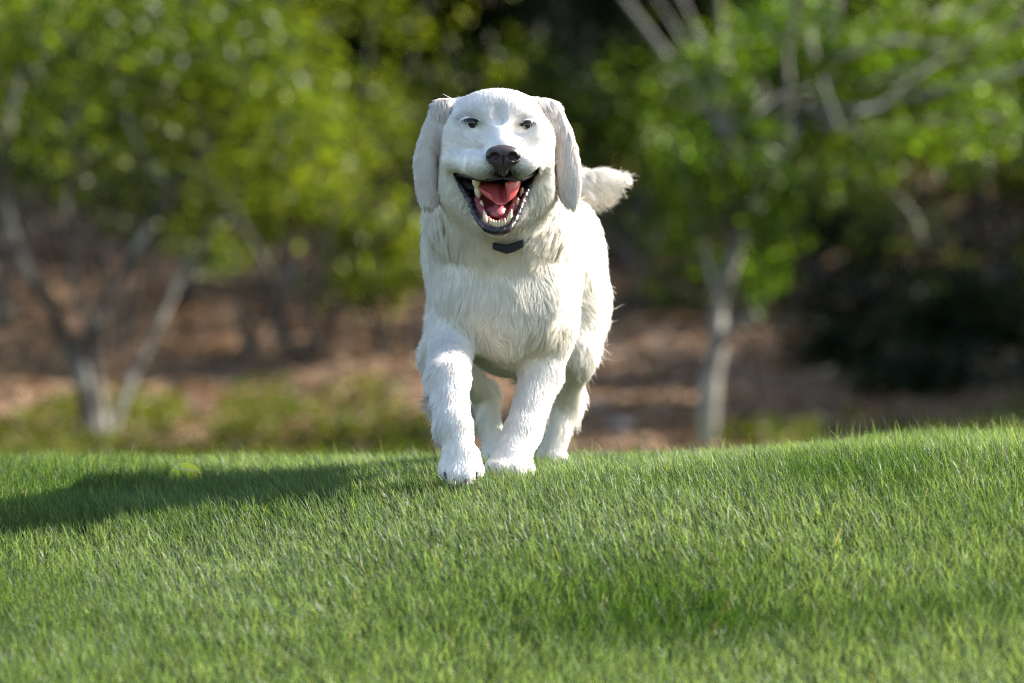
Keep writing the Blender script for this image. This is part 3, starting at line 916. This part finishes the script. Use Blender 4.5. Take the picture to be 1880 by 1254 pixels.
# collar: black strap in the ruff with its small receiver box at the throat
m_strap = plain('black_strap', (0.012, 0.012, 0.013), 0.5, 0.4, (500, 0.3, 0.001))
m_box = plain('black_plastic_box', (0.007, 0.007, 0.008), 0.4, 0.2)
an_ = np.linspace(0, 2 * math.pi, 72, endpoint=False)
front = np.array((-0.007, BOX_Y - 0.010, 0.440)); rear = np.array((-0.02, 0.300, 0.575))
cc = 0.5 * (front + rear)
ringV, ringQ = [], []
for i, t_ in enumerate(an_):
    c_ = cc + (front - cc) * math.cos(t_) + np.array((0.090 * math.sin(t_), 0, 0))
    outw = unit(c_ - cc)
    for dr_, dz_ in ((-0.002, -0.010), (0.002, -0.010), (0.002, 0.010), (-0.002, 0.010)):
        ringV.append(c_ + outw * dr_ + np.array((0, 0, dz_)))
    for q_ in range(4):
        j = (i + 1) % 72
        ringQ.append((4 * i + q_, 4 * j + q_, 4 * j + (q_ + 1) % 4, 4 * i + (q_ + 1) % 4))
collar = quads('collar', np.array(ringV), np.array(ringQ), m_strap, dog, smooth=False)
# the box: a chamfered slab bent along its length
sec = [(-0.5, -0.30), (-0.5, 0.30), (-0.36, 0.5), (0.36, 0.5), (0.5, 0.30), (0.5, -0.30), (0.36, -0.5), (-0.36, -0.5)]
bv, bq = [], []
st = ((-29, 3, 10, 14), (-27, 2, 13, 16), (-12, -2, 15, 18), (-2, -4, 17, 18), (12, 0, 17, 18), (27, 7, 15, 16), (29, 8, 12, 13))
for sx, szz, hh, dd in st:
    for a_, b_ in sec:
        bv.append(np.array((-0.007 + sx / 1000, BOX_Y - 0.017 + b_ * dd / 1000 + abs(sx) * 0.00012, 0.427 + szz / 1000 + a_ * hh / 1000)))
nb = len(st)
for i in range(nb - 1):
    for q_ in range(8):
        bq.append((8 * i + q_, 8 * i + (q_ + 1) % 8, 8 * i + 8 + (q_ + 1) % 8, 8 * i + 8 + q_))
bl = [v for q in bq for v in q] + list(range(8))[::-1] + list(range(8 * nb - 8, 8 * nb))
bs = [4 * i for i in range(len(bq))] + [4 * len(bq), 4 * len(bq) + 8]
mesh_np('receiver_box', np.array(bv), bl, bs, m_box, collar, smooth=False)
# ------------------------------------------------------------------ tennis ball in the grass
m_felt, n, b, o = new_mat('tennis_felt')
b.inputs['Base Color'].default_value = (0.50, 0.52, 0.05, 1); b.inputs['Roughness'].default_value = 0.95; b.inputs['Specular IOR Level'].default_value = 0.1
noise_bump(n, b, 900, 0.7, 0.001)
m_seam = plain('pale_rubber_seam', (0.50, 0.52, 0.36), 0.8)
for by in np.linspace(0.1, 1.2, 111):                                  # as far back as the crest shows its top
    bx = (340 - 940) * (by - CAM_Y) / F_PX
    bz = float(ground(bx, by)) + 0.004
    if P(0, 849, by)[2] <= bz + 0.0335: break
tb = ball('tennis_ball', np.zeros(3), 0.0335, m_felt, None, 48, 28)
tb.location = (bx, by, bz); tb.rotation_euler = (1.9, 0.5, 2.4)
tag(tb, 'yellow-green tennis ball half sunk in the grass behind the dog\'s shadow', 'ball')
tq = np.linspace(0, 2 * math.pi, 120)
sa, sb = 0.75, 0.25
sp = np.stack([sa * np.cos(tq) + sb * np.cos(3 * tq), sa * np.sin(tq) - sb * np.sin(3 * tq), 2 * math.sqrt(sa * sb) * np.sin(2 * tq)], -1)
Vs, Ls, Ss = tube_geo(unit(sp) * 0.0331, np.full(120, 0.0012), 8, False)
seam = mesh_np('seam', Vs, Ls, Ss, m_seam); seam.parent = tb

# ------------------------------------------------------------------ the bank behind: litter, stones, ground cover
def on_ground(px, py, y0=9.6, y1=40.0):
    """Point where the line of sight through a photograph pixel meets the bank."""
    ys_ = np.linspace(y0, y1, 1500); s_ = (ys_ - CAM_Y) / F_PX
    X_, Z_ = (px - 940) * s_, CAM_Z + (627 - py) * s_
    hit = np.argmax(ground(X_, ys_) >= Z_)
    return np.array((X_[hit], ys_[hit], Z_[hit]))


def rand_unit(N, g=rng):
    return unit(g.normal(0, 1, (N, 3)))


def leaf_geo(c, size, col, updir=0.35, long=1.9, g=rng):
    """A folded pointed leaf at each centre: four corners, two faces."""
    N = len(c)
    nr = rand_unit(N, g); nr[:, 2] = np.abs(nr[:, 2]) + updir; nr = unit(nr)
    ax_ = unit(np.cross(nr, rand_unit(N, g))); sd_ = np.cross(nr, ax_)
    s_ = (size * g.uniform(0.7, 1.3, N))[:, None]
    V = np.empty((N, 6, 3), np.float32)
    V[:, 0] = c - ax_ * s_ * 0.5
    V[:, 1] = c - ax_ * s_ * 0.12 + sd_ * s_ * 0.5 / long + nr * s_ * 0.10
    V[:, 2] = c + ax_ * s_ * 0.22 + sd_ * s_ * 0.40 / long + nr * s_ * 0.08
    V[:, 3] = c + ax_ * s_ * 0.5 - nr * s_ * 0.10
    V[:, 4] = c + ax_ * s_ * 0.22 - sd_ * s_ * 0.40 / long + nr * s_ * 0.08
    V[:, 5] = c - ax_ * s_ * 0.12 - sd_ * s_ * 0.5 / long + nr * s_ * 0.10
    L = ((np.arange(N) * 6)[:, None] + np.array([0, 1, 2, 3, 0, 3, 4, 5])).ravel()
    S = np.arange(N * 2) * 4
    C = np.repeat(col[:, None, :], 6, 1)
    return V.reshape(-1, 3), L, S, C.reshape(-1, 3)


m_leaf = leaf_mat('foliage_leaf', rough=0.40, trans=0.40, boost=(1.02, 1.15, 0.32))
m_dead = leaf_mat('dry_leaf', rough=0.6, trans=0.15, boost=(0.6, 0.5, 0.4))
m_needle = leaf_mat('evergreen_leaf', rough=0.6, trans=0.22, boost=(1.0, 1.0, 0.4), spec=0.06)

N = 46000
x = np.where(rng.random(N) < 0.55, rng.uniform(-5, 5.5, N), rng.uniform(-13, 13, N)); y = 10.2 + 13 * rng.random(N) ** 1.2
p = np.stack([x, y, ground(x, y) + 0.012], -1)
mixv = rng.random(N)[:, None]
col = np.array([0.31, 0.190, 0.100]) * mixv + np.array([0.10, 0.064, 0.036]) * (1 - mixv)
tan = rng.random(N) < 0.12; col[tan] = np.array([0.30, 0.22, 0.13])
V, L, S, C = leaf_geo(p, np.full(N, 0.065), col, 1.2, 1.7)
tag(mesh_np('leaf_litter', V, L, S, m_dead, attrs={'col': C}), 'brown fallen leaves and bark chips covering the bank behind the lawn', 'leaf litter', kind='stuff')

N = 52000
x = rng.uniform(-4.5, 4.5, N); y = rng.uniform(9.7, 15.5, N)
pn = np.stack([x, y * 0.6, 0 * x], -1)
thr = np.where(x < -0.3, 0.28 + 0.20 * sstep(12.4, 12.9, y) + 0.16 * np.maximum(y - 12.6, 0), 0.58 + 0.12 * np.maximum(y - 12.2, 0))
k = (vnoise(pn, 1.7) * 0.7 + vnoise(pn + 3, 5.0) * 0.3) > thr
x, y = x[k], y[k]; N = len(x)
p = np.stack([x, y, ground(x, y) + rng.uniform(0.01, 0.11, N)], -1)
mixv = rng.random(N)[:, None]
col = np.array([0.095, 0.092, 0.005]) * mixv + np.array([0.022, 0.042, 0.005]) * (1 - mixv)
V, L, S, C = leaf_geo(p, np.full(N, 0.040), col, 0.6, 1.8)
tag(mesh_np('ground_cover', V, L, S, m_leaf, attrs={'col': C}), 'low green and yellow ground cover along the foot of the brown bank', 'ground cover', kind='stuff')

m_stone = plain('pale_stone', (0.18, 0.15, 0.135), 0.85, 0.3, (30, 0.6, 0.01))


def stone(px, py, r, lab):
    c = on_ground(px, py)
    nu, nv = 28, 18
    U, Vv = np.meshgrid(np.linspace(0, 2 * math.pi, nu, endpoint=False), np.linspace(0, math.pi, nv))
    d_ = np.stack([np.sin(Vv) * np.cos(U), np.sin(Vv) * np.sin(U), np.cos(Vv)], -1).reshape(-1, 3)
    rr = r * (0.75 + 0.5 * vnoise(d_ + px, 1.6))
    V = d_ * rr[:, None] * np.array((1.15, 0.9, 0.75))
    I = np.arange(nu * nv).reshape(nv, nu)
    Q = np.stack([I[:-1], I[1:], np.roll(I[1:], -1, 1), np.roll(I[:-1], -1, 1)], -1).reshape(-1, 4)
    o_ = quads('stone', V, Q, m_stone)
    o_.location = c + np.array((0, 0, r * 0.35))
    return tag(o_, lab, 'stone', 'stones lying on the bank')


stone(1136, 792, 0.052, 'pale round stone low on the bank beside the dog\'s hind leg')
stone(1099, 748, 0.036, 'small brownish stone on the bank just above the pale round one')
stone(531, 512, 0.050, 'small tan stone high on the brown bank under the bushes')

# ------------------------------------------------------------------ trees and shrubs
def bark(name, c1, c2, sc=9):
    m, n, b, o = new_mat(name)
    t = noise_bump(n, b, 40, 0.7, 0.006, 5)
    tc = n.nodes.new('ShaderNodeTexCoord'); t2 = n.nodes.new('ShaderNodeTexNoise'); t2.inputs['Scale'].default_value = sc; t2.inputs['Detail'].default_value = 3
    n.links.new(tc.outputs['Object'], t2.inputs['Vector'])
    cr = n.nodes.new('ShaderNodeValToRGB'); cr.color_ramp.elements[0].position = 0.47; cr.color_ramp.elements[1].position = 0.62
    cr.color_ramp.elements[0].color = (*c1, 1); cr.color_ramp.elements[1].color = (*c2, 1)
    n.links.new(t2.outputs['Fac'], cr.inputs[0]); n.links.new(cr.outputs[0], b.inputs['Base Color'])
    b.inputs['Roughness'].default_value = 0.9
    return m


m_bark_dark = bark('dark_bark', (0.030, 0.024, 0.018), (0.20, 0.185, 0.145), 5)
m_bark_pale = bark('pale_lichen_bark', (0.11, 0.10, 0.08), (0.24, 0.225, 0.185), 6)
m_bark_grey = bark('grey_bark', (0.035, 0.028, 0.022), (0.09, 0.08, 0.065), 9)


def curve_pts(pts, n_=7):
    p_ = np.array(pts, float); t_ = np.arange(len(p_)); q = np.linspace(0, len(p_) - 1, (len(p_) - 1) * n_ + 1)
    out = np.stack([np.interp(q, t_, p_[:, d]) for d in range(p_.shape[1])], -1)
    for _ in range(3): out[1:-1] = 0.25 * out[:-2] + 0.5 * out[1:-1] + 0.25 * out[2:]
    return out


def join(geos):
    V, L, S, nv, nl = [], [], [], 0, 0
    for v, l, s in geos:
        V.append(v); L.append(np.asarray(l) + nv); S.append(np.asarray(s) + nl); nv += len(v); nl += len(l)
    return np.concatenate(V), np.concatenate(L), np.concatenate(S)


def limb(px_pts, y, r0, r1, jit=0.0):
    """A limb through photograph pixels at depth y (wandering by jit), from radius r0 to r1."""
    pts = [P(a_, b_, y + jit * i / max(1, len(px_pts) - 1)) for i, (a_, b_) in enumerate(px_pts)]
    c = curve_pts(pts)
    return tube_geo(c, np.linspace(r0, r1, len(c)), 9), c


def crown_leaves(blobs, n_, size, cols, parent, mat, name='crown', clump=2.2, hole=0.42, up=0.35, g=None):
    """Leaves through the volume of several ellipsoid blobs, thinned by noise so gaps stay open."""
    g = g or rng
    vol = np.array([b_[1][0] * b_[1][1] * b_[1][2] for b_ in blobs]); pick = g.choice(len(blobs), n_, p=vol / vol.sum())
    c0 = np.array([b_[0] for b_ in blobs])[pick]; r0 = np.array([b_[1] for b_ in blobs])[pick]
    rad = g.random(n_) ** (1 / 2.4)
    p_ = c0 + rand_unit(n_, g) * rad[:, None] * r0
    dn = vnoise(p_, clump) * 0.6 + vnoise(p_ + 4, clump * 2.6) * 0.4
    k_ = dn > hole + g.normal(0, 0.04, n_)
    p_ = p_[k_]
    p_ = p_ + g.normal(0, size * 0.6, p_.shape)
    tone = vnoise(p_ + 8, 1.4)[:, None]; m_ = np.clip(tone + g.normal(0, 0.22, (len(p_), 1)), 0, 1)
    col_ = np.array(cols[0]) * m_ + np.array(cols[1]) * (1 - m_)
    col_ *= g.uniform(0.6, 1.3, (len(p_), 1))
    col_[g.random(len(p_)) < 0.07] *= 2.1                              # a few leaves brightened: sun glints painted into their colour
    V, L, S, C = leaf_geo(p_, np.full(len(p_), size), col_, up, g=g)
    return mesh_np(name, V, L, S, mat, parent, attrs={'col': C})


# --- the multi-stemmed tree with dark, lichen-patched stems
TY = 12.0
root_ = on_ground(172, 823, 9.6); TY = float(root_[1])
tl_ = empty('small_tree', tuple(root_))
tag(tl_, 'small multi-stemmed tree with dark blotched trunk, forking low beside the lawn\'s edge', 'tree', 'small trees on the bank')
geos = []
for pts, r0, r1, j in (
        ([(178, 850), (165, 760), (150, 690), (128, 630)], 0.066, 0.045, 0.0),
        ([(128, 640), (100, 575), (50, 505), (22, 440), (8, 360), (12, 250), (40, 120)], 0.040, 0.014, -0.3),
        ([(200, 850), (182, 740), (168, 650), (172, 600)], 0.045, 0.036, 0.05),
        ([(170, 620), (215, 520), (265, 430), (315, 345), (365, 280), (430, 190), (470, 90)], 0.034, 0.012, 0.3),
        ([(165, 620), (140, 530), (125, 440), (118, 330), (130, 200)], 0.024, 0.008, -0.2),
        ([(190, 840), (235, 710), (270, 640), (300, 575), (340, 490), (400, 405), (450, 345), (520, 270)], 0.030, 0.012, 0.4),
        ([(315, 345), (270, 300), (225, 200), (215, 100)], 0.018, 0.008, 0.2),
        ([(100, 575), (75, 480), (60, 380)], 0.014, 0.006, -0.1)):
    geos.append(limb(pts, TY, r0 * 0.66, r1 * 0.7, j)[0])
V, L, S = join(geos)
mesh_np('trunk', V, L, S, m_bark_dark, tl_)
bl = []
for px, py, rx, rz in ((60, 130, .42, .34), (200, 60, .45, .3), (350, 90, .45, .35), (480, 160, .4, .34), (120, 270, .28, .2), (460, 320, .22, .16), (330, 420, .10, .10), (560, 260, .3, .25), (400, 480, .10, .10), (250, 230, .35, .25)):
    bl.append((P(px, py, TY + rng.uniform(-.2, .7)), (rx, .5, rz)))
crown_leaves(bl, 7000, 0.050, ((0.105, 0.120, 0.010), (0.022, 0.040, 0.006)), tl_, m_leaf, hole=0.40)

# --- the pale-trunked tree
root_ = on_ground(1300, 822, 9.6); TY2 = float(root_[1])
tr_ = empty('small_tree', tuple(root_))
tag(tr_, 'slender tree with a pale grey trunk, a cut stub and arching bare twigs', 'tree', 'small trees on the bank')
geos = []
for pts, r0, r1, j in (
        ([(1297, 850), (1300, 760), (1306, 690), (1318, 630)], 0.044, 0.036, 0.0),
        ([(1316, 640), (1345, 600), (1390, 578)], 0.026, 0.020, -0.15),
        ([(1316, 640), (1318, 570), (1338, 500), (1372, 410), (1402, 340), (1440, 270), (1490, 200), (1530, 110), (1540, -40)], 0.036, 0.012, 0.3),
        ([(1402, 340), (1345, 265), (1290, 180), (1215, 90), (1140, -10)], 0.020, 0.010, 0.5),
        ([(1440, 270), (1450, 180), (1440, 90), (1480, -30)], 0.020, 0.010, -0.3),
        ([(1400, 345), (1470, 320), (1560, 318), (1630, 345), (1680, 395), (1695, 450)], 0.014, 0.008, -0.2),
        ([(1490, 205), (1600, 200), (1720, 165), (1900, 120)], 0.016, 0.008, -0.4),
        ([(1500, 230), (1640, 240), (1760, 210), (1900, 225)], 0.014, 0.007, 0.3),
        ([(1530, 110), (1640, 70), (1760, 90), (1890, 30)], 0.014, 0.007, 0.2),
        ([(1345, 265), (1330, 180), (1280, 60), (1240, -30)], 0.012, 0.007, 0.2),
        ([(1318, 570), (1300, 480), (1270, 380), (1250, 260)], 0.014, 0.006, 0.1)):
    geos.append(limb(pts, TY2, r0, r1, j)[0])
for i in range(26):                                                    # fine twigs of the upper crown
    a_ = np.array((rng.uniform(1250, 1850), rng.uniform(20, 260))); d_ = np.array((rng.normal(60, 60), rng.normal(-40, 60)))
    geos.append(limb([a_, a_ + d_ * 0.5 + rng.normal(0, 10, 2), a_ + d_], TY2 + rng.uniform(-.4, .6), 0.008, 0.004, 0.1)[0])
V, L, S = join(geos)
mesh_np('trunk', V, L, S, m_bark_pale, tr_)
bl = []
for px, py, rx, rz in ((1390, 300, .14, .2), (1420, 420, .14, .24), (1405, 470, .10, .18), (1390, 515, .07, .09), (1430, 350, .10, .16), (1290, 330, .12, .2), (1270, 300, .12, .24), (1280, 430, .08, .1), (1500, 240, .22, .16), (1600, 120, .35, .2), (1740, 60, .4, .25), (1560, 330, .2, .12), (1850, 200, .3, .2), (1440, 60, .25, .2), (1700, 260, .3, .12), (1320, 120, .2, .2)):
    bl.append((P(px, py, TY2 + rng.uniform(-.3, .4)), (rx, .3, rz)))
crown_leaves(bl, 5200, 0.046, ((0.090, 0.130, 0.008), (0.024, 0.052, 0.005)), tr_, m_leaf, hole=0.36)


# --- bushes of the bank: stems and a crown each
def bush(px, py, y, rx, rz, n_, cols, lab, name='leafy_bush', size=0.052, hole=0.50, cat='bush', grp='leafy bushes behind the lawn', mat=None, stems=6, barkm=None):
    c = P(px, py, y); gz = float(ground(c[0], y))
    t = empty(name, (c[0], y, gz)); tag(t, lab, cat, grp)
    geos, bl = [], []
    for i in range(stems):
        a_ = 2 * math.pi * (i + rng.random()) / stems; q_ = rng.uniform(0.4, 0.95)
        e_ = c + np.array((rx * q_ * math.cos(a_), 0.7 * rx * q_ * math.sin(a_), rz * rng.uniform(-0.3, 0.7)))
        b_ = np.array((c[0] + rng.uniform(-.12, .12), y + rng.uniform(-.12, .12), gz - 0.05))
        mid = b_ * 0.5 + e_ * 0.5 + np.array((0, 0, 0.15 * rz)) - 0.15 * (e_ - c)
        cv = curve_pts([b_, mid, e_]); geos.append(tube_geo(cv, np.linspace(0.015, 0.005, len(cv)), 7))
    for i in range(9):
        a_ = rand_unit(1)[0] * rng.uniform(0.3, 0.75)
        f_ = rng.uniform(0.38, 0.6)
        bl.append((c + a_ * np.array((rx, rx * 0.75, rz)), (rx * f_, rx * f_ * .8, rz * f_)))
    V, L, S = join(geos)
    mesh_np('stem', V, L, S, barkm or m_bark_grey, t)
    crown_leaves(bl, n_, size, cols, t, mat or m_leaf, hole=hole)
    return t


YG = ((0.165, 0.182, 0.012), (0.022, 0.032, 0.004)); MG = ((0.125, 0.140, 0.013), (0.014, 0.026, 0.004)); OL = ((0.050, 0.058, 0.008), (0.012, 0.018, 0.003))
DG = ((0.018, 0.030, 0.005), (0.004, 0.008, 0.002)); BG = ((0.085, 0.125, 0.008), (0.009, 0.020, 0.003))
for a in (
        (20, 60, 16.0, 1.1, 0.95, 5200, YG, 'yellow-green bush filling the top left corner behind the blotched tree'),
        (330, 40, 16.6, 1.2, 1.0, 5600, MG, 'broad green bush rising behind the blotched tree\'s top branches'),
        (640, 110, 16.0, 1.1, 0.95, 5600, YG, 'bright yellow-green bush left of the dog\'s head, its top out of the picture'),
        (580, 390, 14.6, 0.70, 0.42, 4200, MG, 'low pale green bush overhanging the bank left of the dog\'s shoulder'),
        (230, 280, 15.2, 0.9, 0.42, 3000, OL, 'olive bush on the bank seen between the blotched tree\'s stems'),
        (490, 440, 14.9, 0.55, 0.24, 2000, MG, 'low green bush on the bank behind the blotched tree\'s right-hand stem'),
        (710, 470, 14.6, 0.42, 0.26, 1700, MG, 'small low green bush on the bank right behind the dog\'s shoulder'),
        (-520, 150, 15.5, 1.2, 1.0, 5200, MG, 'green bush beyond the left edge of the picture'),
        (-1100, 200, 15.0, 1.2, 1.0, 5200, YG, 'yellow-green bush far beyond the left edge of the picture'),
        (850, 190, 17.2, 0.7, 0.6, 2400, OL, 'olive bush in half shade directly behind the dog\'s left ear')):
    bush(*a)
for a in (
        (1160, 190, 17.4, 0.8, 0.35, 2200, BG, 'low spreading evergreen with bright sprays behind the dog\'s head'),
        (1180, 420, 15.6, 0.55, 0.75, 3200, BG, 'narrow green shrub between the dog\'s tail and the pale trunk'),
        (1500, 660, 14.2, 0.45, 0.18, 1500, DG, 'small added shrub, darkened to paint shade, on the bank nearest the pale trunk'),  # the dark shrubs are added; near-black leaves stand in for deep shade
        (1760, 690, 13.6, 0.60, 0.18, 1900, DG, 'small added shrub, shade painted into its leaves, low on the bank at the right'),
        (1680, 540, 15.6, 0.85, 0.26, 2800, DG, 'wide added shrub, coloured dark as painted shade, in the middle of the bank'),
        (1560, 480, 16.6, 1.05, 0.40, 4600, DG, 'low added shrub, its dark leaves painting the deep shade right of the pale trunk'),
        (1840, 590, 15.0, 0.6, 0.40, 3600, DG, 'low added shrub, its dark leaves painting the deep shade at the right edge'),
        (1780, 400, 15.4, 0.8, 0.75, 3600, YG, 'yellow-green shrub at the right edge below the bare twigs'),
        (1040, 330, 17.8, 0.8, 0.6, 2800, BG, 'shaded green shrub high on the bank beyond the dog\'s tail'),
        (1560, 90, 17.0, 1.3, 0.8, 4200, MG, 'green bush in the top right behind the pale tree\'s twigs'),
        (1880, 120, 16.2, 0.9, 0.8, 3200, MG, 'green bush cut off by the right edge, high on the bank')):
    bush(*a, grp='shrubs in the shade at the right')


# --- evergreens: a straight stem and drooping boughs, dark inside
def evergreen(x, y, h, r, n_, cols, lab, seed):
    g = np.random.default_rng(seed)
    gz = float(ground(x, y)); t = empty('evergreen_tree', (x, y, gz)); tag(t, lab, 'tree', 'dark evergreens behind the bushes')
    geos = [tube_geo(curve_pts([(x, y, gz - .1), (x + .05, y, gz + h * .5), (x, y, gz + h)]), np.linspace(0.11, 0.015, 15), 9)]
    V, L, S = join(geos); mesh_np('trunk', V, L, S, m_bark_grey, t)
    nb = 70; P_, C_ = [], []
    for i in range(nb):
        f_ = (i + g.random()) / nb; z0 = gz + 0.15 + f_ * (h - 0.2); a_ = i * 2.4 + g.normal(0, .3)
        ln = r * (1 - f_) ** 0.75 * g.uniform(0.7, 1.15) + 0.1
        k_ = int(n_ / nb * (0.4 + 1.2 * (1 - f_)))
        q_ = g.random(k_) ** 0.7
        ctr = np.stack([x + np.cos(a_) * ln * q_, y + np.sin(a_) * ln * q_, z0 - 0.30 * ln * q_ ** 1.6], -1)
        P_.append(ctr + g.normal(0, 1, (k_, 3)) * np.array((.10, .10, .05)) * (0.5 + ln)); C_.append(np.full(k_, g.random()))
    p_ = np.concatenate(P_); m_ = np.clip(np.concatenate(C_)[:, None] + g.normal(0, .15, (len(p_), 1)), 0, 1)
    col_ = (np.array(cols[0]) * m_ + np.array(cols[1]) * (1 - m_)) * g.uniform(.8, 1.2, (len(p_), 1))
    V, L, S, C = leaf_geo(p_, np.full(len(p_), 0.10), col_, 0.2, 3.2, g)
    mesh_np('crown', V, L, S, m_needle, t, attrs={'col': C})


for i, (x, y, h, r, lab) in enumerate((
        (0.35, 20.5, 5.5, 1.5, 'dark evergreen directly behind the dog'),
        (2.4, 20.0, 5.8, 1.6, 'dark evergreen behind the pale trunk'),
        (4.3, 19.5, 5.6, 1.6, 'dark evergreen at the right edge of the wood'),
        (-1.7, 21.5, 5.8, 1.6, 'dark evergreen seen through the gap left of the dog\'s ears'),
        (-3.8, 21.0, 5.4, 1.6, 'dark evergreen behind the bushes at the left'),
        (4.5, 14.7, 3.1, 1.6, 'evergreen whose shade falls over the right of the bank'),
        (5.6, 17.0, 3.7, 1.9, 'evergreen farther up the bank beyond the right edge'),
        (3.75, 13.5, 2.9, 1.2, 'small evergreen at the foot of the shaded bank'),
        (7.2, 15.2, 4.3, 1.9, 'outer evergreen farthest right of the shaded bank'))):
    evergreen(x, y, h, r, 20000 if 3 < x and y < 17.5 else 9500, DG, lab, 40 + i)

# --- tall trees of the wood: their crowns stand above the picture and keep the bank in shade
def tall_tree(x, y, h, r, n_, lab, seed):
    g = np.random.default_rng(seed); gz = float(ground(x, y))
    t = empty('tall_tree', (x, y, gz)); tag(t, lab, 'tree', 'tall trees of the wood')
    geos = [tube_geo(curve_pts([(x, y, gz - .1), (x + .1, y + .1, gz + h * .4), (x, y, gz + h * .9)]), np.linspace(0.16, 0.04, 15), 10)]
    bl = []
    for i in range(8):
        a_ = i * 2.4; e_ = np.array((x + math.cos(a_) * r * .6, y + math.sin(a_) * r * .6, gz + h * g.uniform(.5, .95)))
        cv = curve_pts([(x, y, gz + h * .4), (0.5 * (x + e_[0]), 0.5 * (y + e_[1]), gz + h * .6), e_]); geos.append(tube_geo(cv, np.linspace(.06, .02, len(cv)), 7))
        bl.append((e_, (r * .6, r * .6, h * .22)))
    V, L, S = join(geos); mesh_np('trunk', V, L, S, m_bark_grey, t)
    crown_leaves(bl, n_, 0.17, DG, t, m_leaf, clump=1.0, hole=0.36, g=g)


for i, (x, y, h, lab) in enumerate(((-6.5, 20.5, 8.5, 'tall tree of the wood farthest left'), (-3.2, 22.5, 9.0, 'tall tree of the wood behind the bushes at the left'), (0.2, 22.8, 9.5, 'tall tree of the wood straight behind the dog'),
                                    (3.2, 22.0, 9.0, 'tall tree of the wood behind the pale trunk'), (6.4, 20.8, 9.0, 'tall tree of the wood beyond the right edge'), (9.6, 18.5, 8.5, 'tall tree of the wood farthest right'))):
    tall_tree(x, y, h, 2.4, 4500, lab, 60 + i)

# --- the wood that closes the view
N = 40000
x = rng.uniform(-16, 18, N); y = rng.uniform(24, 31, N); gz = ground(x, y)
p = np.stack([x, y, gz + rng.random(N) ** 1.2 * 10.0], -1)
k = vnoise(p, 0.7) > 0.30; p = p[k]; N = len(p)
m_ = np.clip(vnoise(p + 3, 0.9)[:, None] + rng.normal(0, .2, (N, 1)), 0, 1)
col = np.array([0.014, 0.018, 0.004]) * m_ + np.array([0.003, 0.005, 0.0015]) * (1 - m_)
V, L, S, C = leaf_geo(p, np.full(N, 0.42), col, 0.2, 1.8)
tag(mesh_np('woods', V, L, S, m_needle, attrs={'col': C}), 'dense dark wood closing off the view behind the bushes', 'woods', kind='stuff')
